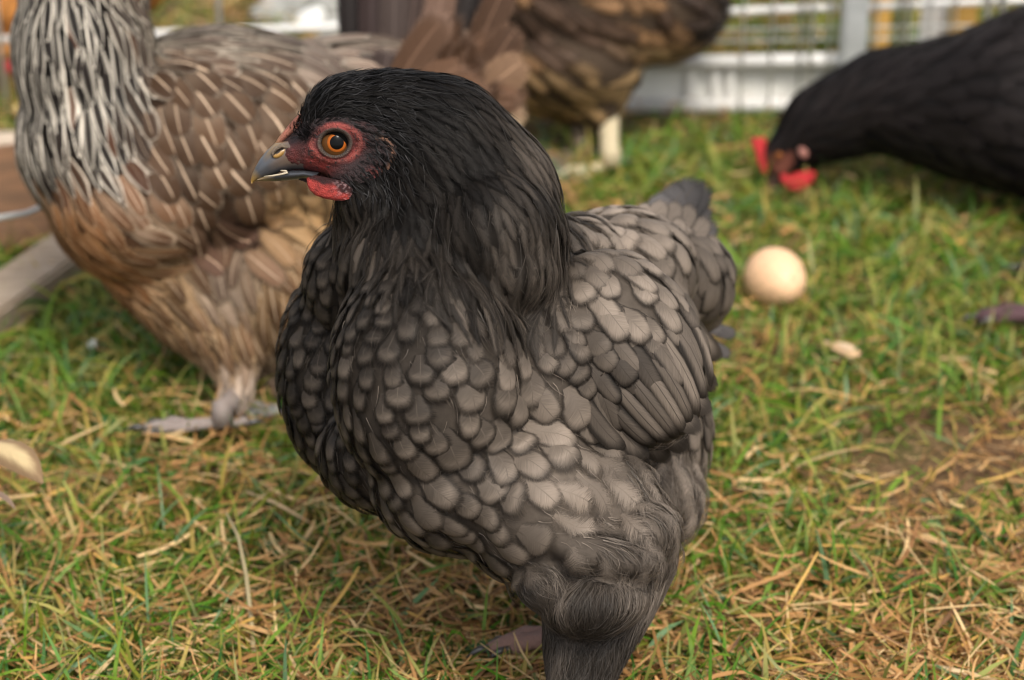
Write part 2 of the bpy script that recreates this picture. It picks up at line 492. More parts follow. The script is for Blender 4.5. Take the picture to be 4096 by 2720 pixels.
class Coat:
    """collects the feathers of one hen; the largest become parts, the rest one mass"""
    def __init__(s): s.f = []
    def add(s, vun, cen, edg, shf, lace, fray, sw, aspect, name='feather', small=False, root=0.0):
        V, U, nr = vun
        s.f.append((V, U, nr, np.asarray(cen), np.asarray(edg), np.asarray(shf), (lace, fray, sw), aspect, name, small, random.random(), root))
    def cols(s, f):
        n = len(f[0]); one = lambda c: np.repeat(np.asarray(c, float)[None], n, 0)
        return {'cen': one(f[3]), 'edg': one(f[4]), 'shf': one(f[5]), 'par': one(f[6]), 'sed': one((f[10], f[7], f[11]))}
    def build(s, root, singles):
        sc = []
        for i, f in enumerate(s.f):
            pj = proj(f[0])
            ext = np.ptp(pj[:, 0]) * np.ptp(pj[:, 1])
            c = f[0].mean(0); k = NU * (f[2] // 2) + NU // 2
            n = np.cross(f[0][k + 1] - f[0][k], f[0][k + NU] - f[0][k]); n /= np.linalg.norm(n) + 1e-9
            face = abs(n @ (CAM - c)) / np.linalg.norm(CAM - c)
            inside = (0 < pj[:, 0].mean() < 4096) and (0 < pj[:, 1].mean() < 2720)
            front = (n @ (CAM - c)) > 0 or f[8] != 'feather'
            sc.append(ext * face * (1 if inside and front and not f[9] else 1e-4) * (5 if f[8] != 'feather' else 1))
        order = np.argsort(sc)[::-1]
        solo = set(order[:singles].tolist()); rest = []
        for i, f in enumerate(s.f):
            if i in solo and sc[i] > 1.0:
                link(f[8], quads_mesh(f[8], f[0], fquads(f[2]), f[1], s.cols(f)), M_FEATHER, root)
            else: rest.append(f)
        if rest:
            V = np.concatenate([f[0] for f in rest]); U = np.concatenate([f[1] for f in rest])
            off = 0; Q = []
            for f in rest: Q.append(fquads(f[2]) + off); off += len(f[0])
            cs = [s.cols(f) for f in rest]
            cols = {k: np.concatenate([c[k] for c in cs]) for k in cs[0]}
            o = link('plumage', quads_mesh('plumage', V, np.concatenate(Q), U, cols), M_FEATHER, root)
            tag(o, kind='stuff')

def poisson(S, spacing, n, seed, ok=None, flow=None):
    """points on the skin kept apart by a distance that varies over the body"""
    p, nn = S.sample(n, seed); pj = proj(p)
    keep = []; kp = np.empty((0, 3)); kr = np.empty(0)
    buf = np.empty((n, 3)); br = np.empty(n); m = 0
    for i in range(n):
        if ok is not None and not ok(pj[i], nn[i]): continue
        r = spacing(pj[i])
        if r <= 0: continue
        if m:
            near = np.abs(buf[:m, 0] - p[i, 0]) < 2 * r
            dv = buf[:m][near] - p[i]
            if flow is not None:
                f = flow(pj[i, 0], pj[i, 1]); t = dv @ tdir(im_dir(f[0], f[1]), nn[i])
                d2 = 0.62 * (dv ** 2).sum(1) + 1.25 * t * t
            else: d2 = (dv ** 2).sum(1)
            if (d2 < (0.5 * (br[:m][near] + r)) ** 2).any(): continue
        if False:
            d2 = 0
            if (d2 < (0.5 * (br[:m] + r)) ** 2).any(): continue
        buf[m] = p[i]; br[m] = r; m += 1; keep.append(i)
    return p[keep], nn[keep], pj[keep]

def im_dir(dx, dy): return RV * dx - UV_ * dy

def clad(coat, S, flow, style, n, seed, ok=None, jitter=0.12):
    """style(pj) -> dict(sp, L, W (px), shape, lift, dome, cen, edg, shf, lace, fray, sw)"""
    r = random.Random(seed)
    pts, nn, pj = poisson(S, lambda q: style(q)['sp'] * q[2] / FPX, n, seed, ok, flow)
    for p, nv, q in zip(pts, nn, pj):
        s = style(q); k = q[2] / FPX
        f = flow(q[0], q[1]); a = r.gauss(0, s.get('jit', jitter))
        dx = f[0] * math.cos(a) - f[1] * math.sin(a); dy = f[0] * math.sin(a) + f[1] * math.cos(a)
        L = s['L'] * k * r.uniform(0.8, 1.2); W = s['W'] * k * r.uniform(0.8, 1.18)
        base = p - tdir(im_dir(dx, dy), nv) * L * 0.45
        b = r.uniform(0.72, 1.25); bs = r.uniform(.5, 1.15) if s.get('vary') else b
        coat.add(lay_feather(S, base, im_dir(dx, dy), L, W, s.get('shape', 'round'), s.get('lift', .1) * r.uniform(.7, 1.3), s.get('dome', .12), bend=r.gauss(0, .1), roll=r.gauss(0, .06)),
                 np.array(s['cen']) * b, np.array(s['edg']) * b, np.array(s['cen']) * b * (1 - min(1, bs)) + np.array(s['shf']) * min(1, bs) if s.get('vary') else np.array(s['shf']) * b, s['lace'] * r.uniform(.75, 1.25), s['fray'], s['sw'] * r.uniform(.7, 1.2), s.get('asp') or L / W * 1.6, small=s.get('small', False), root=s.get('root', 0.0))

def strands(name, S, pts, flow, L, W, lift, colf, root, seed, wave=0.15, seg=4, jit=0.3):
    """fine hair-like barbs growing out of the skin"""
    r = random.Random(seed); V = []; Q = []; col = []
    for p in pts:
        q = proj(p); f = flow(q[0], q[1]); k = q[2] / FPX
        a = r.gauss(0, jit); dx = f[0] * math.cos(a) - f[1] * math.sin(a); dy = f[0] * math.sin(a) + f[1] * math.cos(a)
        cur, n = S.near(p); d = tdir(im_dir(dx, dy), n); l = L(q) * k * r.uniform(.6, 1.3); w = W * k * r.uniform(.6, 1.3)
        c = np.array(colf(q)) * r.uniform(.6, 1.4); lf = lift * r.uniform(0.2, 1.6); h = 0.0; b = r.gauss(0, wave)
        o = len(V); roll = r.uniform(-1.2, 1.2)
        for i in range(seg + 1):
            t = i / seg
            side = np.cross(n, d) * math.cos(roll) + n * math.sin(roll)
            ww = w * (1 - 0.85 * t) * 0.5
            c0 = cur + n * (h + 0.0008)
            V.append(c0 - side * ww); V.append(c0 + side * ww); col += [c, c]
            if i < seg:
                nx, n2 = S.near(cur + d * l / seg)
                n = n * 0.5 + n2 * 0.5; n /= np.linalg.norm(n)
                cur = nx if np.linalg.norm(nx - cur) > 0.3 * l / seg else cur + d * l / seg
                d = tdir(d + np.cross(n, d) * b, n); h += lf * l / seg
                Q.append((o + 2 * i, o + 2 * i + 1, o + 2 * i + 3, o + 2 * i + 2))
    o = link(name, quads_mesh(name, V, Q, cols={'cen': col}), M_HAIR, root)
    tag(o, kind='stuff')
    return o

def body_part(name, me, root, colf, mat):
    n = len(me.vertices); co = np.empty(n * 3, np.float32); me.vertices.foreach_get('co', co)
    pj = proj(co.reshape(-1, 3).astype(float))
    a = me.color_attributes.new('cen', 'FLOAT_COLOR', 'POINT')
    c = np.array([(*colf(q), 1.0) for q in pj], np.float32); a.data.foreach_set('color', c.ravel())
    return link(name, me, mat, root)
def colour(me, c):
    a = me.color_attributes.new('cen', 'FLOAT_COLOR', 'POINT')
    n = len(me.vertices)
    if callable(c):
        co = np.empty(n * 3, np.float32); me.vertices.foreach_get('co', co)
        arr = np.array([(*c(q), 1.0) for q in proj(co.reshape(-1, 3).astype(float))], np.float32)
    else: arr = np.tile(np.array((*c, 1.0), np.float32), (n, 1))
    a.data.foreach_set('color', arr.ravel())
    return me
def ctube(name, pts, rad, col, mat, root, seg=10, flat=1.0, up=(0, 0, 1)):
    return link(name, colour(mesh(name, *tube_arrays(pts, rad, seg, flat, up)), col), mat, root)
def foot(root, ankle, fwd, col, size=1.0, claw=(0.05, 0.045, 0.04), knee=None, r0=0.0065, toe=1.0, spread=1.0):
    """shank with three front toes, a hind toe and claws; fwd = unit ground direction"""
    ankle = np.asarray(ankle, float); fwd = np.asarray(fwd, float); sd_ = np.array([-fwd[1], fwd[0], 0])
    parts = []
    top = np.asarray(knee, float)
    mid = (top + ankle) / 2
    parts.append(tube_arrays([top, mid, ankle + [0, 0, .012], ankle], [r0 * 1.1 * size, r0 * size, r0 * 1.05 * size, r0 * 1.25 * size], 12, up=fwd))
    claws = []
    for an, ln in ((-0.5 * spread, .043), (0.02, .055), (0.55 * spread, .045), (math.pi + .25, .018)):
        d = fwd * math.cos(an) + sd_ * math.sin(an); ln = ln * size
        up_ = ankle[2] - .011; zs = [ankle[2], .0105 + up_, .009 + up_, .0105 + up_, .008 + up_]
        pts = [ankle * [1, 1, 0] + d * ln * t + np.array([0, 0, max(.006, z)]) for t, z in zip((0, .28, .55, .8, 1), zs)]
        parts.append(tube_arrays(pts, [r0 * .95 * size * toe, r0 * .8 * size * toe, r0 * .68 * size * toe, r0 * .72 * size * toe, r0 * .5 * size * toe], 10))
        e = pts[-1]
        claws.append(tube_arrays([e - d * .003, e + d * .006 * size + [0, 0, .001], e + d * .013 * size - [0, 0, .003]], [.0026 * size, .002 * size, .0004], 8))
    V = []; F = []
    for v, f in parts:
        o = len(V); V += list(v); F += [tuple(i + o for i in q) for q in f]
    leg = link('leg', colour(mesh('leg', V, F), col), M_SKIN, root)
    for v, f in claws: link('claw', colour(mesh('claw', v, f), claw), M_HORN, leg)
    return leg

# ================================================================== the grey hen in front
ZH = 1.20                                     # depth of the middle of her head
hen = empty('hen', (float(P(2250, 2000, 1.22)[0]), float(P(2250, 2000, 1.22)[1]), 0.0),
            'slate grey hen with black neck and orange eye standing in front of the others', 'hen', 'hens in the grassy run')
prims = [
    (1720, 1480, 1.195, 385, 500, .055), (1440, 1470, 1.274, 315, 470, .05),
    (1640, 1080, 1.225, 300, 300, .055), (1400, 1120, 1.245, 170, 230, .04), (2080, 1500, 1.255, 500, 520, .075), (2400, 1480, 1.31, 400, 500, .07),
    (1850, 1900, 1.215, 370, 300, .055), (1530, 1800, 1.245, 250, 235, .05), (2130, 2000, 1.215, 320, 320, .055),
    (2590, 1750, 1.335, 230, 380, .055), (2470, 1090, 1.34, 300, 240, .06), (2680, 1110, 1.39, 195, 200, .045),
    (2500, 1400, 1.222, 300, 420, .030, -28, 18),
    (2640, 1980, 1.32, 170, 200, .045), (2300, 1060, 1.30, 190, 190, .055), (2200, 1060, 1.27, 170, 200, .05), (1960, 960, 1.218, 300, 320, .058), (2040, 1090, 1.215, 210, 190, .05), (2700, 1060, 1.41, 150, 130, .036), (2790, 1130, 1.40, 125, 170, .04),
]
prims += chain([(2330, 2060, 1.22, 320), (2420, 2190, 1.22, 290), (2400, 2380, 1.215, 220), (2350, 2550, 1.207, 172), (2312, 2740, 1.2, 116)], 5, 0.8)
prims += [(2400, 2215, 1.185, 250, 85, .03, 14, 5), (2380, 2400, 1.195, 215, 135, .04, -10), (2560, 2120, 1.22, 150, 130, .045), (2180, 2320, 1.2, 120, 110, .035)]
prims += chain([(1430, 482, ZH, 190), (1560, 510, ZH, 228), (1740, 608, 1.205, 308), (1850, 830, 1.215, 390), (1760, 1020, 1.225, 380)], 5, 0.72)
prims += [(1390, 490, ZH, 180, 190, .0215), (1290, 590, ZH, 130, 105, .0165), (1200, 615, ZH, 90, 62, .0115), (1440, 690, ZH, 130, 115, .0185), (1480, 800, ZH + .005, 130, 150, .022)]
prims += chain([(1480, 800, ZH + .005, 130), (1600, 1000, 1.22, 270)], 4, .8)
me = hull('body', prims, 0.0026, 4)
S1 = Surf(me)

FLOW1 = Field([(1230, 430, .6, -.75), (1300, 400, .85, -.45), (1450, 330, 1, -.1), (1620, 290, 1, .1), (1800, 360, .9, .45), (2000, 480, .75, .65), (2160, 640, .6, .8),
               (2260, 850, .3, .95), (2200, 1230, .12, 1), (2050, 1280, .1, 1), (2280, 1050, .1, 1), (2240, 1050, -.05, 1), (2100, 1150, .1, 1), (1950, 900, .35, .94), (1750, 650, .55, .83), (1600, 500, .85, .5), (1450, 450, .9, .3),
               (1580, 700, .3, .95), (1500, 850, 0, 1), (1700, 1000, .12, 1), (1900, 1200, .15, 1), (1430, 950, -.15, 1), (1500, 1150, -.05, 1), (1480, 700, .6, .6),
               (1330, 1050, -.35, .94), (1200, 1250, -.2, 1), (1150, 1550, .02, 1), (1250, 1800, .3, .95), (1400, 1950, .5, .85),
               (1600, 1350, -.06, 1), (1400, 1500, -.02, 1), (1500, 1800, .32, .95), (1650, 1600, .12, 1), (1900, 1500, .35, .94), (1900, 1750, .5, .87), (2150, 1500, .6, .8),
               (2200, 1700, .72, .7), (1750, 2050, .72, .7), (2050, 2000, .85, .53), (2100, 2250, .8, .6), (2400, 2050, .9, .35), (2600, 2150, .5, .85),
               (2450, 2350, -.1, 1), (2250, 2400, -.35, .94), (2350, 2600, -.2, 1), (2650, 2350, -.3, .95),
               (2300, 1150, .5, .87), (2450, 1250, .62, .78), (2600, 1500, .55, .84), (2400, 1500, .66, .75), (2700, 1650, .5, .87), (2550, 1700, .66, .75),
               (2350, 900, .85, .4), (2500, 900, .85, .5), (2650, 950, .72, .7), (2750, 1100, .5, .87), (2850, 1200, .3, .95), (2760, 830, .8, -.3), (2700, 1850, .1, 1), (2800, 1950, 0, 1)], 70)
# plumage colours, with some shade painted into the far breast lobe: black head and hackle, slate breast, paler flank and saddle
g_ = lambda v, w=0.2: (v * (1 + w), v * .965, v * (1 - w * 1.2))
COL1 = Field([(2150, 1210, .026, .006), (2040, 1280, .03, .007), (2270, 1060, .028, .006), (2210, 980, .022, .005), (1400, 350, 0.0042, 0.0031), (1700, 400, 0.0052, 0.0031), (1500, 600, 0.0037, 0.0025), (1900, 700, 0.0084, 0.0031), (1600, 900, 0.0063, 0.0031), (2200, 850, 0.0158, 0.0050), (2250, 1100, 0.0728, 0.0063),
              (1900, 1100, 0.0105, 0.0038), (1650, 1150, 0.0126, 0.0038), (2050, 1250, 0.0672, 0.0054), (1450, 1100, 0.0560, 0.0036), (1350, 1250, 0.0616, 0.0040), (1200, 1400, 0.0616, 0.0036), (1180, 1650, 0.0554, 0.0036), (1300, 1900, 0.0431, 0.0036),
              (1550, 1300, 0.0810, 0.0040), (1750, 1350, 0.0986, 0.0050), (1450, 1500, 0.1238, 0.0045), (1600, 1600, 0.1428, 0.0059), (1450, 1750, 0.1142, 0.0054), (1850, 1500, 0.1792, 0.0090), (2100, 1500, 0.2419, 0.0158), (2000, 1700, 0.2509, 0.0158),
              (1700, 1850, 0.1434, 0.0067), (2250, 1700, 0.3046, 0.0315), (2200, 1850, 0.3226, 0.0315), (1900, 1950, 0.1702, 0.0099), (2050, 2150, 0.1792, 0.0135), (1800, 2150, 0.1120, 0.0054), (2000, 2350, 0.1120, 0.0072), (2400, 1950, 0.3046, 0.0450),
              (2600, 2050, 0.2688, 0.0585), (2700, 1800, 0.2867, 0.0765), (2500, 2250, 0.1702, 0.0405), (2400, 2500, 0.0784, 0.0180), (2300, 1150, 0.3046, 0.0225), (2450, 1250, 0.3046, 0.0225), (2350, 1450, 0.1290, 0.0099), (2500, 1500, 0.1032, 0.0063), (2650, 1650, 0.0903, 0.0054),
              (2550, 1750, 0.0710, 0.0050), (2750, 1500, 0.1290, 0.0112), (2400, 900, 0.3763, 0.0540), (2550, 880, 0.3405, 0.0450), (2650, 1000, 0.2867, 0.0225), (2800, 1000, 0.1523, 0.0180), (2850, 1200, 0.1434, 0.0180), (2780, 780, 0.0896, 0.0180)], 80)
#              px    py   sp   L    W   fray lace
SIZ1 = Field([(2150, 1210, 54, 230, 86, .9, .5), (2040, 1280, 56, 220, 90, .9, .5), (2270, 1050, 52, 230, 82, .9, .5), (1800, 1180, 56, 200, 90, .85, .5), (1250, 420, 16, 55, 20, 0.9, 0.5), (1400, 340, 18, 75, 26, 0.85, 0.5), (1600, 400, 24, 110, 34, 0.8, 0.5), (1500, 620, 17, 60, 24, 0.9, 0.5), (1800, 450, 34, 145, 54, 0.75, 0.5), (1900, 700, 44, 185, 74, 0.75, 0.55),
              (1700, 800, 42, 170, 70, 0.75, 0.5), (2150, 800, 50, 225, 82, 0.8, 0.5), (2000, 1100, 54, 230, 88, 0.85, 0.55), (2200, 1100, 54, 230, 86, 0.9, 0.5), (1600, 1000, 48, 180, 78, 0.75, 0.5), (1500, 850, 30, 140, 42, 0.8, 0.5),
              (1400, 1150, 66.88, 180.5, 108, 0.55, 0.9), (1200, 1250, 72.16, 180.5, 118.8, 0.5, 0.95), (1180, 1600, 75.68, 185.25, 124.2, 0.45, 0.95), (1300, 1900, 73.92, 185.25, 117, 0.45, 0.95),
              (1600, 1300, 82.72, 213.75, 135, 0.55, 0.95), (1450, 1600, 82.72, 204.25, 135, 0.5, 0.95), (1750, 1500, 93.28, 228, 154.8, 0.42, 0.9), (2000, 1550, 100.32, 247, 171, 0.36, 0.75), (2200, 1750, 116.16, 275.5, 193.5, 0.25, 0.55), (1900, 1900, 103.84, 256.5, 169.2, 0.36, 0.7),
              (2100, 2150, 107.36, 275.5, 175.5, 0.4, 0.65), (1800, 2150, 89.76, 232.75, 144, 0.42, 0.7), (2400, 1950, 124, 290, 205, .7, .5), (2650, 1900, 80, 220, 130, 1.0, .4), (2450, 2150, 110, 300, 200, 1.0, .55), (2550, 2300, 100, 280, 180, 1.0, .55), (2250, 2280, 110, 280, 190, .9, .6),
              (2300, 1120, 88, 220, 140, 0.32, 0.55), (2420, 1220, 86, 240, 138, 0.2, 0.5), (2330, 1400, 66, 170, 108, 0.25, 0.7), (2500, 1500, 66, 190, 104, 0.2, 0.65), (2600, 1650, 78, 300, 108, 0.15, 0.6), (2750, 1500, 80, 290, 112, 0.2, 0.55),
              (2400, 900, 88, 230, 145, 0.5, 0.5), (2600, 950, 88, 270, 138, 0.4, 0.55), (2800, 1050, 80, 290, 125, 0.35, 0.55), (2800, 780, 70, 230, 110, 0.4, 0.6)], 75)
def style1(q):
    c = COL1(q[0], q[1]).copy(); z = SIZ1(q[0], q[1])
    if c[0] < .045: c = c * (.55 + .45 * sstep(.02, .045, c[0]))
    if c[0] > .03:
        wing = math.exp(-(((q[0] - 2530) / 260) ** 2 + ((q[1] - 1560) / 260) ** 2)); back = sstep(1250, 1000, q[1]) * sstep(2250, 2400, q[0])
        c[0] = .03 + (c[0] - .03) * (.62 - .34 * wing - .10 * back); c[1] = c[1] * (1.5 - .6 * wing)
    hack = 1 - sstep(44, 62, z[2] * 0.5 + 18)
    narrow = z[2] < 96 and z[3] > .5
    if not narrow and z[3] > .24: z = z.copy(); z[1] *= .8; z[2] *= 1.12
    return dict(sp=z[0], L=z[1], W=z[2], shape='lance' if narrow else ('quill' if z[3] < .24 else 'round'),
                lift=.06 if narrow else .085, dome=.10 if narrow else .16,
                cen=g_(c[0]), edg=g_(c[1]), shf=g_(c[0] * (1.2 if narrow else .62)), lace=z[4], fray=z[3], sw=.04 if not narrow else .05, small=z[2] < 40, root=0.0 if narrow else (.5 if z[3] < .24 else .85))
coat1 = Coat()
def ok1(q, n):
    face = ((q[0] - 1300) / 215) ** 2 + ((q[1] - 610) / 125) ** 2 < 1 or (q[0] < 1235 and 440 < q[1] < 800)
    if face: return False
    thigh = q[1] > 2330 and q[0] > 2060
    if (q[0] - 2380) * .594 + (q[1] - 1640) * .805 > 0 and 2440 < q[0] < 2890 and q[1] < 1835 and q[2] < 1.295: return False      # the long quills lie bare here
    fluff = q[1] > 2330 and q[0] > 2560
    return not (thigh or fluff)
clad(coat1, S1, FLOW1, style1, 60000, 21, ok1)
# ragged outer edge of the hackle cape, feathers lifting clear of the back
def style1b(q):
    c = .016 if q[0] < 1900 else .032
    return dict(sp=44, L=250, W=62, shape='lance', lift=.13, dome=.1, cen=g_(c * random.uniform(.5, 1.5)), edg=g_(.004), shf=g_(c), lace=.5, fray=.95, sw=.05)
def edge1(q, n):
    x, y = q[0], q[1]
    yb = np.interp(x, [1350, 1500, 1700, 1950, 2150, 2260, 2300], [960, 1130, 1200, 1290, 1290, 1130, 980])
    return 1350 < x < 2310 and -170 < y - yb < 30 and q[2] < 1.3
clad(coat1, S1, FLOW1, style1b, 20000, 27, edge1, .22)
# long wing quills and tail quills lie over the coverts
for (x0, y0, L, W, dx, dy, v) in [(2380, 1640, 250, 84, .70, .71, .07), (2410, 1580, 310, 90, .67, .74, .06), (2455, 1530, 350, 92, .64, .77, .095), (2490, 1470, 390, 92, .62, .785, .07), (2535, 1420, 410, 92, .60, .80, .12),
                                  (2575, 1365, 420, 90, .58, .815, .085), (2620, 1315, 420, 90, .56, .83, .14), (2660, 1260, 400, 88, .54, .84, .10), (2705, 1210, 370, 84, .50, .866, .15), (2740, 1160, 330, 80, .46, .888, .12)]:
    p = S1.ray(x0, y0)
    if p is None: continue
    k = proj(p)[2] / FPX
    coat1.add(lay_feather(S1, p, im_dir(dx, dy), L * k, W * k, 'quill', .05, .34, h0=.0012, bend=.0), g_(v), g_(v * .12), g_(v * .35), .8, .10, .06, 2.6, 'wing_feather', root=.25)
def sz1(x, y, d=None):
    p = S1.ray(x, y)
    return d if p is None else proj(p)[2]
for (bx, by, tx, ty, W, v) in [(2330, 1600, 2500, 1800, 100, .06), (2370, 1540, 2590, 1838, 108, .075), (2420, 1480, 2680, 1845, 112, .085), (2470, 1420, 2752, 1808, 112, .10), (2530, 1360, 2800, 1735, 112, .12),
                               (2590, 1290, 2842, 1660, 108, .12), (2640, 1220, 2866, 1560, 104, .13), (2680, 1140, 2884, 1440, 100, .14)]:
    bz = sz1(bx, by, 1.2); tz = min(sz1(tx - 40, ty - 40, bz + .05), bz + .06) - .007
    coat1.add(free_feather(P(bx, by, bz - .001), P(tx, ty, tz), W * bz / FPX, -FV + RV * .35, 'quill', -.05, .22), g_(v), g_(v * .22), g_(v * .6), .75, .14, .05, 2.6, 'wing_feather', root=.3)
for (bx, by, tx, ty, W, z, v) in [(2520, 1050, 2690, 775, 150, 1.385, .10), (2560, 1040, 2750, 735, 160, 1.395, .06), (2580, 1050, 2800, 710, 165, 1.40, .045), (2610, 1060, 2840, 722, 150, 1.41, .04), (2640, 1070, 2846, 800, 130, 1.415, .05), (2660, 1090, 2870, 880, 130, 1.42, .07)]:
    coat1.add(free_feather(P(bx, by, z - .02), P(tx, ty, z + .01), W * z / FPX, -FV + RV * .3, 'quill', .03, .2), g_(v, .05), g_(v * .6, .05), g_(v), .5, .3, .03, 2.5, 'tail_feather')
for (bx, by, tx, ty, z0, z1, W, v) in [(2430, 905, 2610, 808, 1.315, 1.36, 120, .16), (2470, 925, 2670, 790, 1.325, 1.37, 125, .13), (2520, 950, 2725, 790, 1.33, 1.38, 125, .10), (2570, 990, 2780, 800, 1.34, 1.39, 125, .09), (2620, 1030, 2840, 850, 1.345, 1.39, 125, .10), (2560, 1010, 2740, 860, 1.325, 1.365, 120, .14),
                                      (2660, 1070, 2880, 930, 1.35, 1.39, 120, .12), (2500, 985, 2670, 850, 1.315, 1.35, 120, .17)]:
    coat1.add(free_feather(P(bx, by, z0), P(tx, ty, z1), W * z0 / FPX, -FV + UV_ * .5 + RV * .2, 'round', -.08, .3, -.02), g_(v), g_(v * .4), g_(v * .7), .5, .4, .03, 2.5, 'tail_feather')
for (bx, by, tx, ty, W, z, v) in [(2700, 1000, 2925, 1180, 110, 1.41, .15), (2720, 960, 2900, 1010, 110, 1.42, .14), (2650, 1150, 2905, 1330, 110, 1.40, .16), (2800, 1290, 2950, 1330, 80, 1.43, .07), (2790, 1330, 2930, 1420, 80, 1.43, .08)]:
    coat1.add(free_feather(P(bx, by, z - .02), P(tx, ty, z + .01), W * z / FPX, -FV + RV * .3 + UV_ * .3, 'round', -.06, .3), g_(v, .07), g_(v * .5, .07), g_(v), .5, .35, .03, 2.5, 'tail_feather')
coat1.build(hen, 300)
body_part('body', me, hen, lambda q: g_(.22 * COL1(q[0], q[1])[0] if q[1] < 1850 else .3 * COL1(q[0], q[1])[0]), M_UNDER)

# hair-like barbs: head, hackle edge, thigh and rump
r_ = np.random.default_rng(5)
pts, nn = S1.sample(60000, 5); pj = proj(pts)
headm = (pj[:, 1] < 800) & (pj[:, 0] < 1650) & (pj[:, 2] < ZH + .03)
facem = (((pj[:, 0] - 1290) / 165) ** 2 + ((pj[:, 1] - 600) / 98) ** 2 < 1) | ((pj[:, 0] < 1200) & (pj[:, 1] > 470)) | ((pj[:, 0] < 1330) & (pj[:, 1] > 540) & (pj[:, 1] < 800))
hp = pts[headm & ~facem][:7000]
strands('head_down', S1, hp, FLOW1, lambda q: 55, 5, .16, lambda q: (.008, .007, .007), hen, 6)
hk = pts[(pj[:, 1] < 1250) & (pj[:, 0] > 1500) & (pj[:, 0] < 2330)][:1300]
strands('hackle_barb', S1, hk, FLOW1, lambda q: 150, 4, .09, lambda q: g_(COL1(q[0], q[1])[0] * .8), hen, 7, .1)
pth, nn = S1.sample(150000, 15); qth = proj(pth)
th = pth[((qth[:, 1] > 2240) & (qth[:, 0] > 2060)) | ((qth[:, 1] > 1790) & (qth[:, 0] > 2500)) | ((qth[:, 1] > 2060) & (qth[:, 0] > 2380))]
qk = proj(th); th = th[(qk[:, 1] > 2300 + 60 * np.sin(qk[:, 0] * .02)) | (np.random.default_rng(1).random(len(th)) < .22)][:14000]
def down_col(q):
    n = vnoise(q[0] + .4 * q[1], q[1] * .45, .016) * .7 + vnoise(q[0], q[1] * .5, .05) * .3
    return g_(COL1(q[0], q[1])[0] * .5 * (.5 + (.75 if q[1] > 2260 else .4) * sstep(.3, .75, n)), .2)
strands('thigh_down', S1, th, FLOW1, lambda q: 140, 3.6, .06, down_col, hen, 8, .16, 4, .16)
bp = pts[(pj[:, 1] > 1250) & (pj[:, 1] < 2300)][:5200]
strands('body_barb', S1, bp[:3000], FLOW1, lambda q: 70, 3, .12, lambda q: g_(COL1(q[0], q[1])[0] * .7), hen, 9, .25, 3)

# ---- face, built in the plane of her profile (px, py) with the bulge towards the viewer
def front(px, py):
    p = S1.ray(px, py)
    return (proj(p)[2] if p is not None else ZH)
EX, EY = 1346, 570
def face_patch():
    xs = np.linspace(1085, 1600, 150); ys = np.linspace(455, 745, 96)
    cols = []; V = []; idx = -np.ones((len(ys), len(xs)), int)
    for j, y in enumerate(ys):
        for i, x in enumerate(xs):
            # outline of the bare skin
            if ((x - 1340) / 250) ** 2 + ((y - 607) / 140) ** 2 > 1.0: continue
            top = 588 - (x - 1100) * 1.05
            if x < 1240 and y < top: continue
            z = front(x, y)
            if z > ZH + .004: continue
            ex, ey = (x - EX + 6) / 64.0, (y - EY - 2) / 55.0; e = math.hypot(ex, ey)
            ring = math.hypot((x - 1343) / 98.0, (y - 573) / 73.0)
            nz = vnoise(x, y, .11) - .5; n2 = vnoise(x + 300, y, .035)
            h = .0009
            h += .0022 * math.exp(-((e - 1.02) / .16) ** 2)               # lid rim
            h += .0013 * math.exp(-((ring - 1.0) / .16) ** 2)             # red ring
            h -= .0022 * sstep(.95, .7, e)                                # socket
            h += .0007 * nz * sstep(.9, 1.3, e) + .0003 * math.sin(e * 30) * sstep(1.5, 1.0, e)
            red = np.array([.17, .024, .02]); pink = np.array([.27, .08, .06]); dk = np.array([.022, .012, .012])
            m = .95 * math.exp(-((ring - 1.0) / .17) ** 2) + .35 * sstep(1.0, .9, ring)
            cheek = math.exp(-(((x - 1285) / 62) ** 2 + ((y - 660) / 34) ** 2)) + .55 * math.exp(-(((x - 1200) / 70) ** 2 + ((y - 610) / 45) ** 2)) + .8 * math.exp(-(((x - 1440) / 26) ** 2 + ((y - 550) / 52) ** 2))
            m = min(1, max(m * (.7 + .5 * n2), cheek * (0.55 + .7 * n2)) * (.75 + .6 * vnoise(x, y, .2)))
            m *= 1 - .85 * math.exp(-(((x - 1225) / 62) ** 2 + ((y - 528) / 36) ** 2))     # black bristles in front of the eye
            m *= 1 - .8 * sstep(1.05, 1.3, ring) * sstep(585, 540, y)
            rc = red * (.7 + .7 * n2) + (pink - red) * (.5 * sstep(.2, .5, nz) + .45 * math.exp(-((ring - 1) / .12) ** 2))
            c = dk * (1 - m) + rc * m
            if nz > .33 and m > .3: c = dk
            lobe = math.exp(-((math.hypot((x - 1510) / 62, (y - 620) / 75) - 1.0) / .14) ** 2) * (x > 1500)
            c = c * (1 - .75 * lobe) + np.array([.22, .11, .065]) * .75 * lobe
            red2 = math.exp(-(((x - 1500) / 26) ** 2 + ((y - 695) / 24) ** 2)); c = c * (1 - .7 * red2) + np.array([.25, .045, .04]) * .7 * red2
            lid = sstep(1.17, 1.02, e)
            gl = .5 + .5 * math.sin(math.atan2(ey, ex) * 46)
            c = c * (1 - lid) + np.array([.10, .072, .055]) * (.35 + .75 * gl * sstep(.75, 1.05, e)) * lid
            idx[j, i] = len(V); V.append(P(x, y, z - h)); cols.append(c)
    Q = []
    for j in range(len(ys) - 1):
        for i in range(len(xs) - 1):
            q = (idx[j, i], idx[j + 1, i], idx[j + 1, i + 1], idx[j, i + 1])
            if min(q) < 0: continue
            x, y = (xs[i] + xs[i + 1]) / 2, (ys[j] + ys[j + 1]) / 2
            if math.hypot((x - EX + 9) / 54.0, (y - EY) / 45.0) < .93: continue          # opening of the eye
            Q.append(q)
    return link('face', quads_mesh('face', V, Q, cols={'cen': np.array(cols)}), M_SKIN, hen)
face_patch()

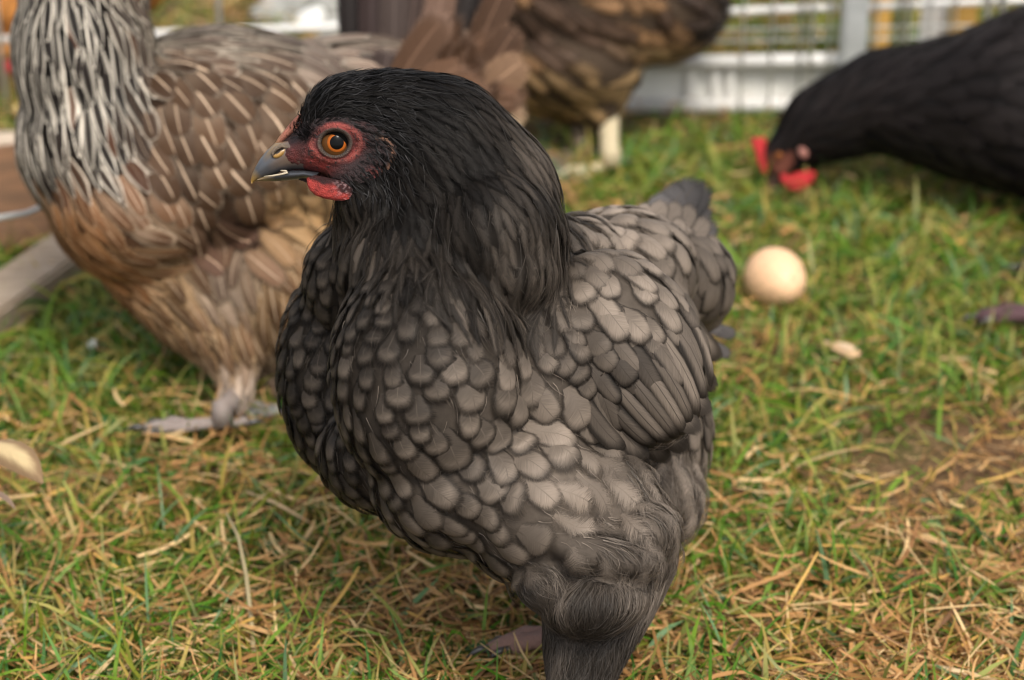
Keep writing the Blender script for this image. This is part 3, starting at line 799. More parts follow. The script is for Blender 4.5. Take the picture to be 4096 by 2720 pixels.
def cap(c, r, ang, fwd, colf, name, parent, n=14, m=36):
    a = np.array(fwd, float); a /= np.linalg.norm(a); u = tdir(RV, a); w = np.cross(a, u)
    V = [c + a * r]; cols = [colf(0)]; F = []
    for i in range(1, n + 1):
        t = ang * i / n
        for k in range(m):
            ph = 2 * math.pi * k / m
            V.append(c + r * (a * math.cos(t) + math.sin(t) * (u * math.cos(ph) + w * math.sin(ph)))); cols.append(colf(i / n))
    for k in range(m): F.append((0, 1 + k, 1 + (k + 1) % m))
    for i in range(n - 1):
        for k in range(m):
            F.append((1 + i * m + k, 1 + (i + 1) * m + k, 1 + (i + 1) * m + (k + 1) % m, 1 + i * m + (k + 1) % m))
    me_ = mesh(name, V, F); at = me_.color_attributes.new('cen', 'FLOAT_COLOR', 'POINT')
    at.data.foreach_set('color', np.array([(*c_, 1) for c_ in cols], np.float32).ravel())
    return link(name, me_, M_EYE, parent)
ez = front(EX, EY); er = .0098
ec = P(EX, EY, ez + er - .0017); vd = (CAM - ec) / np.linalg.norm(CAM - ec) + RV * .02
eye = cap(ec, er, 1.75, vd, lambda t: (.09, .038, .012), 'eye', hen)
cap(ec, er + .00012, math.asin(38 * ZH / FPX / er), vd, lambda t: tuple(np.array([.26, .068, .010]) * (.55 + .75 * math.sin(math.pi * min(1, max(0, (t - .45) / .6))))), 'iris', eye)
cap(ec, er + .00025, math.asin(27 * ZH / FPX / er), vd, lambda t: (.003, .003, .003), 'pupil', eye)

def loft_flat(name, rows, parent, mat, colf, seg=18, depth=ZH, power=2.0):
    """closed loft in the profile plane: rows of (top px, top py, bottom px, bottom py, half width m)"""
    V = []; F = []
    for (ax, ay, bx, by, w) in rows:
        A = P(ax, ay, depth); B = P(bx, by, depth); c = (A + B) / 2; h = (A - B) / 2
        for k in range(seg):
            th = 2 * math.pi * k / seg
            cs, sn = math.cos(th), math.sin(th)
            V.append(c + h * math.copysign(abs(cs) ** (2 / power), cs) - FV * w * math.copysign(abs(sn) ** (2 / power), sn))
    n = len(rows)
    for i in range(n - 1):
        for k in range(seg):
            F.append((i * seg + k, i * seg + (k + 1) % seg, (i + 1) * seg + (k + 1) % seg, (i + 1) * seg + k))
    F.append(tuple(range(seg))); F.append(tuple((n - 1) * seg + k for k in range(seg))[::-1])
    return link(name, colour(mesh(name, V, F), colf), mat, parent)
def beakcol(q):
    x, y = q[0], q[1]; n = vnoise(x, y, .03)
    g = np.array([.052, .055, .062]); ye = np.array([.22, .13, .03]); br = np.array([.16, .10, .06])
    t = sstep(1075, 1015, x + (735 - y) * .75)                       # amber tip
    c = g * (1 - t) + ye * t
    b = sstep(1075, 1120, x) * sstep(690, 640, y); c = c * (1 - .6 * b) + br * .6 * b
    r2 = math.exp(-((x - 1085 - (605 - y) * .8) / 14) ** 2) * sstep(640, 600, y); c = c * (1 - .7 * r2) + ye * 1.1 * .7 * r2
    return c * (.75 + .5 * n)
beak = empty('beak', (0, 0, 0), None, None); beak.parent = hen
beak.location = -hen.location
def under(parent, o):            # meshes below the beak empty keep world coordinates
    o.location = (0, 0, 0); return o
um = loft_flat('upper_mandible', [(1185, 560, 1290, 694, .0135), (1140, 566, 1240, 682, .0112), (1101, 573, 1180, 678, .0090), (1070, 600, 1130, 686, .0074), (1043, 632, 1088, 700, .0058), (1022, 668, 1055, 710, .0042), (1008, 700, 1030, 720, .0026), (1003, 722, 1014, 728, .0012), (1005, 733, 1008, 735, .0004)], beak, M_HORN, beakcol, 22, ZH, 2.3)
lm = loft_flat('lower_mandible', [(1285, 690, 1260, 722, .0105), (1225, 682, 1215, 716, .0092), (1170, 682, 1160, 721, .0076), (1110, 694, 1105, 725, .0056), (1060, 706, 1058, 724, .0036), (1030, 716, 1030, 724, .0014)], beak, M_HORN, lambda q: np.array([.035, .037, .042]) * (.7 + .6 * vnoise(q[0], q[1], .03)) + np.array([.15, .09, .02]) * sstep(1110, 1040, q[0]), 16)
# nostril flap on the side of the upper bill, and a straw bit caught in the bill
def blob(name, px, py, z, rx, ry, rz, rot, colf, mat, parent, sub=3):
    bm = bmesh.new(); bmesh.ops.create_icosphere(bm, subdivisions=sub, radius=1)
    rot = math.radians(rot); s = z / FPX; c = P(px, py, z)
    a = RV * math.cos(rot) - UV_ * math.sin(rot); b = -UV_ * math.cos(rot) - RV * math.sin(rot)
    for v in bm.verts: v.co = c + a * v.co.x * rx * s + b * v.co.y * ry * s + FV * v.co.z * rz
    me_ = bpy.data.meshes.new(name); bm.to_mesh(me_); bm.free()
    me_.polygons.foreach_set('use_smooth', [True] * len(me_.polygons))
    return link(name, colour(me_, colf), mat, parent)
blob('nostril', 1122, 612, ZH - .0078, 34, 15, .0022, -33, lambda q: np.array([.02, .015, .012]) if q[1] < 606 - (q[0] - 1122) * .6 else np.array([.30, .17, .05]) * (.5 + .9 * vnoise(q[0], q[1], .06)), M_HORN, beak)
ctube('nostril_rim', [P(1092, 630, ZH - .0078), P(1090, 612, ZH - .0082), P(1103, 594, ZH - .0088), P(1128, 582, ZH - .0094), P(1150, 590, ZH - .0098)], [.0006, .0011, .0013, .0012, .0006], (.16, .12, .085), M_SKIN, beak, 8)
for o in beak.children: o.location = (0, 0, 0)
bit = ctube('straw_bit', [P(1056, 706, ZH - .0052), P(1090, 703, ZH - .0068), P(1125, 697, ZH - .0078), P(1152, 690, ZH - .0086), P(1146, 684, ZH - .0088), P(1122, 682, ZH - .0082)], [.0003, .0005, .0005, .0006, .0005, .0003], (.55, .47, .34), M_STRAW, None, 6)
tag(bit, 'thin bent pale straw caught in the bill of the grey hen', 'straw')
# low comb ridge along the forehead
cpts = [(1096, 572, 10), (1115, 549, 13), (1140, 521, 16), (1163, 496, 17), (1185, 470, 17), (1205, 448, 12)]
V, F = tube_arrays([P(x + 10, y + 10, ZH - .001) for x, y, r in cpts], [r * ZH / FPX for x, y, r in cpts], 14, 1.0, FV)
V = [v + UV_ * .0011 * (vnoise(*(proj(v)[:2]), .05) - .4) for v in V]
link('comb', colour(mesh('comb', V, F), lambda q: np.array([.25, .09, .06]) * (.5 + .9 * vnoise(q[0], q[1], .06)) + np.array([.2, .15, .06]) * sstep(1130, 1098, q[0])), M_SKIN, hen)
# wattle: soft flap under the bill
wo = [(1226, 712, 1262, 700), (1228, 738, 1320, 712), (1240, 762, 1375, 725), (1262, 782, 1408, 742), (1295, 794, 1414, 760), (1335, 801, 1410, 780), (1370, 803, 1398, 796)]
def wattle_rows():
    out = []
    A = np.array([w_ + (h_,) for w_, h_ in zip(wo, [.0016, .0026, .0032, .0034, .0032, .0026, .0014])]); t = np.linspace(0, 6, 31)
    for q_ in t: ax, ay, bx, by, h_ = [np.interp(q_, range(7), A[:, c_]) for c_ in range(5)]; out.append((bx, by, ax, ay, h_))
    return out
loft_flat('wattle', wattle_rows(), hen, M_SKIN, lambda q: (np.array([.30, .032, .024]) * (.35 + .8 * vnoise(q[0], q[1], .09) + .4 * vnoise(q[0], q[1], .25)) * (1 - .93 * sstep(14, -10, q[1] - 722 - (q[0] - 1226) * .27 + 40 * (vnoise(q[0], q[1], .05) - .5)))
          + np.array([.15, .10, .10]) * sstep(.62, .8, vnoise(q[0], q[1], .14)) * sstep(1300, 1380, q[0])), 44, ZH - .014, 2.0)
# bristles over the bill and lashes of dark down before the eye
def bristles():
    V = []; Q = []; col = []; r = random.Random(3)
    spots = [(1178 + 40 * t + r.gauss(0, 5), 520 - 85 * t + r.gauss(0, 5), .004) for t in [r.random() for _ in range(40)]] + [(1225 + r.gauss(0, 26), 530 + r.gauss(0, 18), .0118) for _ in range(150)]
    for (x, y, dz) in spots:
        l = r.uniform(12, 30); a = r.uniform(-2.3, -1.5) if dz < .01 else r.uniform(2.0, 3.6)
        o = len(V)
        for i in range(5):
            t = i / 4; ax = x + math.cos(a + t * .8) * l * t; ay = y + math.sin(a + t * .8) * l * t
            z = min(ZH - dz, front(x, y) - .001) - .004 * t
            w = 2.6 * (1 - .8 * t)
            V += [P(ax - w, ay, z), P(ax + w, ay, z)]; col += [(.008, .007, .007)] * 2
            if i < 4: Q.append((o + 2 * i, o + 2 * i + 1, o + 2 * i + 3, o + 2 * i + 2))
    tag(link('bristle', quads_mesh('bristle', V, Q, cols={'cen': col}), M_HAIR, hen), kind='stuff')
bristles()
# legs: the near one under the thigh down, the far one with its toe in the grass at the picture's lower edge
FW = np.array([-.86, -.51, 0])
k1 = P(2315, 2700, 1.2); a1 = np.array([k1[0] + .012, k1[1] + .012, .011])
foot(hen, a1, FW, (.20, .13, .11), 1.1, knee=k1)
tip = G(1935, 2655, .02); a2 = tip - FW * .07; a2[2] = .022
foot(hen, a2, np.array([-.95, -.3, 0]), (.26, .15, .12), 1.1, spread=.2, knee=a2 + np.array([.02, .03, .09]))

# ================================================================== brown laced hen behind her
hen2 = empty('hen', (float(G(1150, 1700)[0]), float(G(1150, 1700)[1]), 0.0), 'brown hen with silver laced neck and pale feather shafts, behind the grey hen at left', 'hen', 'hens in the grassy run')
prims = [
    (330, -160, 1.56, 270, 350, .05), (330, 200, 1.57, 265, 400, .055), (410, 560, 1.585, 330, 370, .06), (560, 820, 1.585, 350, 310, .06),
    (900, 610, 1.63, 620, 490, .085), (1400, 560, 1.69, 520, 400, .08), (1800, 420, 1.75, 240, 290, .06),
    (800, 600, 1.565, 430, 350, .03), (1130, 1150, 1.61, 280, 320, .055),
]
prims += chain([(640, 980, 1.6, 260), (800, 1180, 1.6, 230), (930, 1380, 1.585, 130), (950, 1510, 1.58, 72), (935, 1640, 1.578, 55)], 4, .85)
prims += chain([(1150, 1330, 1.62, 180), (1120, 1520, 1.62, 70)], 4, .85)
prims += [(290, -420, 1.53, 230, 260, .045), (200, -560, 1.52, 150, 140, .03)]
me2 = hull('body', prims, 0.0042, 4)
S2 = Surf(me2)
FLOW2 = Field([(100, 0, -.2, 1), (100, 400, -.05, 1), (150, 700, .15, 1), (300, 100, .1, 1), (300, 500, .15, 1), (450, 200, .2, .98), (560, 100, .75, .65), (500, 500, .3, .95), (420, 750, .5, .86),
               (700, 120, 1, .12), (1000, 140, 1, .12), (1300, 200, 1, .2), (650, 350, .5, .85), (800, 500, .5, .85), (1000, 500, .6, .8), (700, 700, .55, .83), (900, 800, .5, .86), (1200, 400, .8, .55), (1200, 700, .6, .8),
               (250, 900, .6, .8), (400, 1050, .75, .65), (600, 1000, .85, .5), (700, 1200, .65, .75), (500, 1200, .75, .65), (900, 1150, .3, .95), (1000, 1300, .1, 1), (850, 1380, .55, .83), (950, 1550, -.1, 1), (1150, 1000, .7, .7), (1150, 1300, .1, 1),
               (1500, 350, .9, -.2), (1800, 300, .9, -.2)], 70)
#              px  py   cen rgb            edge rgb         shaft rgb       sp L  W  lace fray sw
def R2(px, py, c, e, s, sp, L, W, lace, fray, sw): return (px, py, c, e, s, (sp, L, W, lace, fray, sw))
NK = ((.011, .009, .008), (.50, .45, .37), (.03, .02, .015)); WG = ((.055, .030, .016), (.26, .20, .145), (.60, .44, .30)); BR = ((.13, .055, .02), (.50, .28, .13), (.6, .36, .2))
BL = ((.085, .042, .018), (.46, .295, .15), (.5, .38, .26)); BK = ((.055, .037, .028), (.50, .43, .33), (.4, .33, .25))
STY2 = Field([R2(100, 0, *NK, 49, 195, 50, .66, .25, .03), R2(300, 100, *NK, 54, 212, 55, .66, .25, .03), R2(100, 400, *NK, 52, 204, 52, .66, .25, .03), R2(300, 400, *NK, 56, 221, 60, .66, .25, .03), R2(470, 300, *NK, 56, 212, 60, .66, .25, .03), R2(180, 700, *NK, 54, 212, 54, .66, .25, .03), R2(420, 620, *NK, 59, 221, 63, .66, .25, .03),
              R2(620, 120, *BK, 58, 270, 60, .6, .25, .05), R2(900, 130, *BK, 60, 260, 66, .55, .25, .05), R2(1250, 200, (.12, .085, .065), (.32, .27, .21), (.5, .4, .3), 80, 250, 105, .35, .2, .06),
              R2(700, 350, *WG, 82, 213, 147, .2, .3, .08), R2(900, 500, *WG, 87, 221, 157, .2, .3, .08), R2(700, 650, *WG, 84, 213, 149, .2, .3, .08), R2(1050, 400, *WG, 87, 221, 157, .2, .3, .08), R2(900, 800, *WG, 92, 245, 157, .2, .3, .08), R2(1150, 600, *WG, 92, 221, 157, .2, .3, .08),
              R2(950, 950, (.085, .045, .03), (.13, .085, .06), (.45, .3, .2), 110, 300, 150, .2, .3, .06), R2(1200, 850, (.26, .155, .07), (.34, .23, .12), (.3, .2, .1), 60, 170, 90, .5, .6, .02),
              R2(230, 880, *BR, 67, 216, 86, .34, .3, .05), R2(400, 1000, *BR, 68, 216, 86, .34, .3, .06), R2(560, 900, (.17, .09, .05), (.48, .36, .25), (.5, .35, .25), 84, 240, 105, .5, .3, .06), R2(420, 1150, *BR, 68, 216, 90, .34, .4, .05),
              R2(700, 1050, *BL, 68, 234, 77, .34, .3, .05), R2(700, 1250, *BL, 65, 234, 77, .34, .4, .05), R2(900, 1150, (.14, .10, .07), (.46, .36, .26), (.45, .36, .27), 80, 260, 90, .6, .45, .04), R2(900, 1350, *BL, 62, 225, 69, .34, .5, .05), R2(1100, 1200, *BL, 65, 243, 77, .34, .4, .05), R2(950, 1600, (.38, .29, .22), (.42, .34, .28), (.4, .3, .25), 50, 130, 55, .5, .6, .03)], 70)
def style2(q):
    v = STY2(q[0], q[1]); c, e, s = v[:3], v[3:6], v[6:9]; sp, L, W, lace, fray, sw = v[9:]
    neck = q[0] < 640 and q[1] < 800
    wingf = 560 < q[0] < 1300 and 250 < q[1] < 900
    if neck:
        e = e * random.uniform(.7, 1.5); sp *= random.uniform(.8, 1.25); lace *= random.uniform(.85, 1.3)
        if q[0] > 260 and random.random() < .1: c = np.array([.07, .03, .016])
    else:
        m = random.random(); c = c * (.6 + .8 * m); e = e * random.uniform(.6, 1.25)
    return dict(jit=.07 if neck else .15, vary=wingf, asp=8.0 if neck else None, root=.6 if not neck else 0, sp=sp, L=L, W=W, shape='lance' if W < 92 else 'round', lift=.09, dome=.12, cen=c, edg=e, shf=s, lace=lace, fray=fray, sw=sw)
coat2 = Coat()
clad(coat2, S2, FLOW2, style2, 40000, 31, lambda q, n: q[1] > -320, .15)
rt = random.Random(12)
# tail fan and the fluff round its root: (base, tip, width, depth, centre, edge)
DK, BN, TN = (.013, .010, .009), (.075, .040, .023), (.34, .23, .14)
for (bx, by, tx, ty, W, z, c) in [(1440, 470, 1390, -180, 120, 1.74, DK), (1480, 480, 1440, -230, 130, 1.735, DK), (1520, 480, 1500, -260, 130, 1.73, (.03, .02, .018)), (1570, 470, 1590, -260, 140, 1.725, (.045, .032, .027)), (1600, 450, 1690, -260, 140, 1.73, (.06, .04, .033)),
                                (1640, 430, 1790, -240, 150, 1.72, (.10, .06, .042)), (1720, 420, 1900, -230, 150, 1.735, (.025, .02, .018)), (1760, 400, 2010, -200, 150, 1.745, DK), (1560, 420, 1790, 60, 190, 1.70, BN), (1600, 460, 1880, 250, 200, 1.69, BN), (1640, 330, 1770, 30, 170, 1.71, (.11, .066, .045)),
                                (1860, 330, 2040, -90, 150, 1.74, BN), (1850, 380, 2075, 90, 160, 1.73, BN), (1840, 430, 2110, 230, 170, 1.72, (.17, .10, .058)), (1800, 480, 2000, 420, 180, 1.70, (.16, .10, .06)), (1760, 520, 1935, 300, 190, 1.68, BN), (1850, 480, 2110, 330, 160, 1.735, BN), (1860, 520, 2115, 430, 150, 1.74, (.2, .13, .08)),
                                (1700, 560, 1900, 480, 170, 1.69, BN), (1900, 560, 2100, 520, 150, 1.73, TN), (1900, 620, 2095, 600, 140, 1.735, TN), (1500, 420, 1560, 180, 150, 1.71, (.05, .035, .03)), (1450, 440, 1470, 200, 140, 1.715, (.04, .03, .027)), (1640, 500, 1700, 280, 160, 1.70, (.1, .062, .042))]:
    e = tuple(min(.5, x * 1.7 + .008) for x in c)
    coat2.add(free_feather(P(bx, by, z - (.075 if ty > -100 else .01)), P(tx, ty, z - (.085 if ty > -100 else .02)), W * z / FPX, -FV + UV_ * .2 + RV * rt.uniform(-.3, .3), 'quill', rt.uniform(-.05, .05), .25, -.03), tuple(np.array(c) * rt.uniform(.6, 1.3)), e, tuple(x * 2.0 + .012 for x in c), .3, .3, .045, 2.2, 'tail_feather')
for i in range(26):
    an = math.radians(rt.uniform(-78, 12)); ln = rt.uniform(230, 400); bx = rt.uniform(1600, 1830); by = rt.uniform(330, 560)
    c = np.array(BN) * rt.uniform(.45, 1.5); z = rt.uniform(1.60, 1.655)
    tx = min(bx + ln * math.cos(an), 2105); ty = by + ln * math.sin(an)
    coat2.add(free_feather(P(bx, by, z + .03), P(tx, ty, z), rt.uniform(120, 190) * z / FPX, -FV + UV_ * .3 + RV * rt.uniform(-.4, .4), 'round', rt.uniform(-.08, .08), .3, -.03), c, c * 2.2 + .03, c * 2.5 + .04, .26, .4, .04, 2.2, 'tail_feather')
coat2.build(hen2, 300)
body_part('body', me2, hen2, lambda q: STY2(q[0], q[1])[:3] * .55, M_UNDER)
pts, nn = S2.sample(30000, 6); pj = proj(pts)
dn = pts[(pj[:, 1] > 1000)][:3500]
strands('thigh_down', S2, dn, FLOW2, lambda q: 130, 7, .07, lambda q: STY2(q[0], q[1])[3:6] * .8, hen2, 18, .25)
ft = G(890, 1690, .02); foot(hen2, ft, np.array([-1, -.02, 0]), (.30, .245, .215), 1.0, knee=P(940, 1560, 1.58), toe=.62, spread=.3)
ft = G(1200, 1640, .01); foot(hen2, ft, np.array([-1, .1, 0]), (.30, .28, .30), 1.0, knee=P(1150, 1500, 1.63), toe=.62, spread=.4)
# her head is above the picture: comb, beak and eyes as simple true parts
blob('beak', 40, -560, 1.52, 60, 25, .01, 10, (.2, .14, .07), M_HORN, hen2); blob('comb', 190, -680, 1.52, 80, 40, .006, 0, (.35, .04, .03), M_SKIN, hen2)

# ================================================================== mottled hen further back
hen3 = empty('hen', (float(G(2400, 660)[0]), float(G(2400, 660)[1]), 0.0), 'dark mottled brown hen standing on pale legs at the back by the white rail', 'hen', 'hens in the grassy run')
prims = [(2300, 40, 2.03, 400, 300, .085), (2600, 40, 2.04, 280, 210, .06), (2780, 30, 2.05, 130, 110, .035), (2260, 290, 2.02, 290, 170, .07), (2050, -100, 2.03, 280, 250, .07), (1880, -420, 2.03, 150, 200, .04)]
prims += chain([(2370, 340, 2.01, 130), (2425, 490, 2.01, 48)], 4) + chain([(2270, 360, 2.05, 130), (2310, 480, 2.05, 48)], 4)
me3 = hull('body', prims, 0.006, 3); S3 = Surf(me3)
FLOW3 = Field([(2100, 100, .85, .5), (2400, 60, .85, .45), (2700, 50, .95, .2), (2300, 300, .75, .65), (2150, 400, .6, .8), (2500, 350, .9, .4), (2400, 480, .3, .95)], 60)
r3 = random.Random(4)
def style3(q):
    t = float(sstep(190, 330, q[1] - (q[0] - 2300) * -.15)); d = vnoise(q[0], q[1], .009)
    a = np.array([.19, .105, .05]) if d > .5 else np.array([.06, .036, .023]); b = np.array([.30, .19, .09])
    c = a * (1 - t) + b * t * (.55 + .6 * d)
    dk = float(sstep(2650, 2850, q[0])); c = c * (1 - dk) + np.array([.028, .021, .018]) * dk
    return dict(sp=78, L=220, W=120, shape='round', lift=.09, dome=.12, cen=c, edg=c * .45 + np.array([.05, .035, .02]) * t, shf=c * 1.7 + .03, lace=.7, fray=.7, sw=.05, root=.6)
coat3 = Coat(); clad(coat3, S3, FLOW3, style3, 9000, 41, None, .2)
for (bx, by, tx, ty, W, z) in [(2680, 90, 2920, 50, 130, 2.05), (2660, 50, 2935, -20, 130, 2.06), (2640, 0, 2900, -110, 130, 2.07), (2650, 140, 2880, 140, 130, 2.04), (2620, -40, 2850, -200, 130, 2.07)]:
    coat3.add(free_feather(P(bx, by, z), P(tx, ty, z), W * z / FPX, -FV + UV_ * .3, 'quill', 0, .25), (.03, .022, .02), (.05, .036, .03), (.1, .07, .06), .3, .3, .04, 2.2, 'tail_feather')
coat3.build(hen3, 40)
body_part('body', me3, hen3, lambda q: (.05, .034, .022), M_UNDER)
ft = G(2440, 655, .012); foot(hen3, ft, np.array([-.9, -.43, 0]), (.60, .50, .32), 1.0, knee=P(2435, 470, 2.01), r0=.0085, toe=.5, spread=.4)
ft = G(2320, 615, .012); foot(hen3, ft, np.array([-.9, -.43, 0]), (.16, .12, .075), .9, knee=P(2310, 500, 2.03))

# ================================================================== black hen pecking at the right
hen4 = empty('hen', (float(G(4350, 1200)[0]), float(G(4350, 1200)[1]), 0.0), 'black hen with red comb stretching its neck down to peck at right', 'hen', 'hens in the grassy run')
prims = chain([(3128, 615, 1.955, 80), (3175, 588, 1.955, 96), (3290, 495, 1.95, 158), (3540, 400, 1.93, 205), (3880, 430, 1.90, 285), (4150, 410, 1.88, 375), (4500, 350, 1.87, 430), (4800, 250, 1.87, 330)], 6, .85)
prims += [(3120, 660, 1.955, 48, 60, .012), (3780, 300, 1.92, 190, 150, .045, -12), (4300, 800, 1.86, 150, 250, .05), (5000, 20, 1.87, 160, 180, .03)]
me4 = hull('body', prims, 0.005, 3); S4 = Surf(me4)
FLOW4 = Field([(3130, 560, .6, -.7), (3300, 420, .8, -.6), (3300, 600, .95, -.2), (3550, 300, .9, -.35), (3600, 500, 1, .0), (3900, 300, 1, -.1), (3900, 600, .95, .3), (4200, 500, 1, .2), (4500, 300, 1, -.2)], 60)
def ok4(q, n): return not (q[0] < 3215 and q[1] > 575)
coat4 = Coat()
clad(coat4, S4, FLOW4, lambda q: dict(sp=46 if q[0] < 3700 else 76, L=170 if q[0] < 3700 else 260, W=60 if q[0] < 3700 else 120, shape='lance' if q[0] < 3700 else 'round', lift=.05, dome=.06, cen=(.012, .0095, .009), edg=(.004, .0036, .0036), shf=(.02, .016, .015), lace=.4, fray=.5, sw=.04), 14000, 51, ok4, .15)
coat4.build(hen4, 0)
body_part('body', me4, hen4, lambda q: (np.array([.17, .06, .04]) * (.5 + .8 * vnoise(q[0], q[1], .03)) if (q[0] < 3165 and q[1] > 600) else (.009, .008, .008)), M_UNDER)
def plate(name, outline, z, th, col, root, axis=None):
    """rounded thick flap from an outline in px"""
    n = len(outline); c = np.mean(outline, 0); V = []; F = []
    lay = [(-1, .62), (-.8, .88), (0, 1.0), (.8, .88), (1, .62)]
    for (o, s) in lay:
        for (x, y) in outline: V.append(P(c[0] + (x - c[0]) * s, c[1] + (y - c[1]) * s, z + o * th))
    for l in range(len(lay) - 1):
        for k in range(n): F.append((l * n + k, l * n + (k + 1) % n, (l + 1) * n + (k + 1) % n, (l + 1) * n + k))
    F.append(tuple(range(n))[::-1]); F.append(tuple((len(lay) - 1) * n + k for k in range(n)))
    return link(name, colour(mesh(name, V, F), col), M_SKIN, root)
RD = lambda q: np.array([.42, .02, .022]) * (.8 + .4 * vnoise(q[0], q[1], .03))
plate('comb', [(3075, 715), (3046, 690), (3030, 650), (3022, 610), (3008, 585), (3006, 555), (3026, 548), (3042, 552), (3052, 540), (3066, 556), (3062, 590), (3066, 640)], 1.955, .003, RD, hen4)
plate('wattle', [(3128, 690), (3150, 706), (3190, 690), (3240, 682), (3266, 690), (3262, 714), (3240, 742), (3205, 762), (3160, 764), (3132, 745), (3118, 712)], 1.937, .004, RD, hen4)
blob('ear_lobe', 3212, 600, 1.936, 20, 34, .004, -15, (.45, .2, .16), M_SKIN, hen4)
blob('eye', 3115, 622, 1.939, 15, 14, .003, 0, (.2, .07, .02), M_EYE, hen4)
loft_flat('beak', [(3062, 700, 3150, 690, .011), (3066, 735, 3130, 745, .008), (3072, 775, 3112, 780, .005), (3080, 808, 3096, 810, .002)], hen4, M_HORN, (.07, .04, .035), 14, 1.955)
tip = G(3955, 1255, .022); foot(hen4, tip + np.array([.055, .008, 0]), np.array([-1, -.1, 0]), (.10, .05, .055), 1.15, spread=.25, knee=P(4250, 900, 1.84))
foot(hen4, tip + np.array([.11, .1, 0]), np.array([-1, -.1, 0]), (.10, .05, .055), 1.25, knee=P(4330, 850, 1.9))

# ================================================================== buff hen, only slivers of it in view
hen5 = empty('hen', (float(G(300, 420)[0]), float(G(300, 420)[1]), 0.0), 'orange buff hen mostly hidden behind the silver laced neck, top left', 'hen', 'hens in the grassy run')
prims = [(340, -40, 2.2, 300, 120, .075), (480, -60, 2.22, 170, 95, .05), (120, 20, 2.2, 130, 110, .05), (60, 60, 2.19, 90, 100, .04)] + chain([(40, 80, 2.19, 80), (5, 210, 2.18, 48)], 4) + chain([(300, 60, 2.2, 80), (310, 200, 2.2, 40)], 4)
me5 = hull('body', prims, 0.006, 3); S5 = Surf(me5)
coat5 = Coat()
clad(coat5, S5, Field([(0, 100, .2, -1), (300, 0, 1, .1), (600, 0, 1, .1)], 60), lambda q: dict(sp=70, L=190, W=105, shape='round', lift=.09, dome=.12, cen=(.50, .21, .055), edg=(.42, .15, .04), shf=(.6, .3, .1), lace=.4, fray=.4, sw=.04), 5000, 61, lambda q, n: q[1] < 200)
coat5.build(hen5, 0)
body_part('body', me5, hen5, lambda q: (.42, .17, .05), M_UNDER)
plate('wattle', [(18, 245), (45, 240), (58, 262), (52, 290), (34, 300), (18, 282)], 2.165, .004, RD, hen5)
loft_flat('beak', [(-30, 200, -20, 255, .01), (-60, 235, -52, 262, .006), (-80, 262, -74, 268, .002)], hen5, M_HORN, (.4, .26, .1), 12, 2.18)
ft = G(310, 430, .012); foot(hen5, ft, np.array([-1, 0, 0]), (.6, .45, .2), 1.1, knee=P(310, 180, 2.2))

# ================================================================== egg
def egg():
    c = G(3100, 1222, .0); c = np.array([c[0], c[1], .0225])
    V = []; F = []; n, m = 28, 36
    ax = np.array([.25, -.95, .12]); ax /= np.linalg.norm(ax); u = tdir(np.array([0, 0, 1.0]), ax); w = np.cross(ax, u)
    for i in range(n + 1):
        t = math.pi * i / n
        z = -math.cos(t); r = math.sin(t) * (1 - .14 * z)
        for k in range(m):
            ph = 2 * math.pi * k / m
            V.append(c + ax * z * .029 + (u * math.cos(ph) + w * math.sin(ph)) * r * .0232)
    for i in range(n):
        for k in range(m): F.append((i * m + k, i * m + (k + 1) % m, (i + 1) * m + (k + 1) % m, (i + 1) * m + k))
    mt = plain('eggshell', (.80, .50, .29), .5, 220, .09, .15, .4, bdist=.0003)
    o = link('egg', mesh('egg', V, F), mt)
    tag(o, 'single pale brown egg lying in the grass behind the grey hen', 'egg')
egg()

# ================================================================== pen fence at the back
YF = 2.03
M_WHITE = plain('white_enamel', (.78, .76, .72), .4, 14, .08, .05, .5)
M_GALV = plain('dull_zinc', (.50, .51, .49), .45, 30, .1, .05, .5, .15)
M_PANEL = plain('off_white_board', (.78, .77, .72), .6, 10, .12, .1, .3)
M_OCHRE = plain('ochre_paint', (.62, .36, .09), .6, 20, .15, .1, .3)
M_WOOD = plain('weathered_wood', (.34, .27, .20), .8, 26, .2, .5, .2, stretch=(1, 12, 12), col2=(.24, .18, .125))
M_PLY = plain('brown_plywood', (.25, .135, .075), .8, 20, .2, .3, .2, stretch=(1, 1, 6), col2=(.17, .10, .06))
fence = empty('pen_fence', tuple(PY(3400, 452, YF) * [1, 1, 0]), 'white wire pen fence with grey post and base board behind the hens', 'fence')
X = np.array([1.0, 0, 0]); Yx = np.array([0, 1.0, 0]); Zx = np.array([0, 0, 1.0])
def rail(name, x0, x1, y0, y1, r, mat, Y=YF, seg=12):
    a = PY(x0, y0, Y); b = PY(x1, y1, Y); return tube(name, [a, (a + b) / 2, b], r, mat, fence, seg)
p0 = PY(3408, 0, YF); h = 1.0
zb = PY(3408, 0, YF - .02)
bevel_box('post', np.array([PY(3408, 200, YF - .015)[0], YF - .015, .42]), (X, Yx, Zx), (.0118, .0118, .42), M_GALV, fence, .003)
rail('top_rail', -300, 3350, 170, 28, .0034, M_WHITE); rail('top_rail', 3460, 4500, 28, -22, .0036, M_WHITE)
rail('base_rail', 2560, 4600, 255, 212, .0066, M_WHITE)
rail('base_rail', 2500, 4600, 425, 400, .0075, M_WHITE)
rail('base_rail', 2500, 4600, 452, 430, .0035, M_GALV)
a = PY(2500, 345, YF + .012); b = PY(4600, 310, YF + .012); c = (a + b) / 2
bevel_box('base_board', c, ((b - a) / np.linalg.norm(b - a), Yx, Zx), (np.linalg.norm(b - a) / 2, .004, .026), M_PANEL, fence, .002)
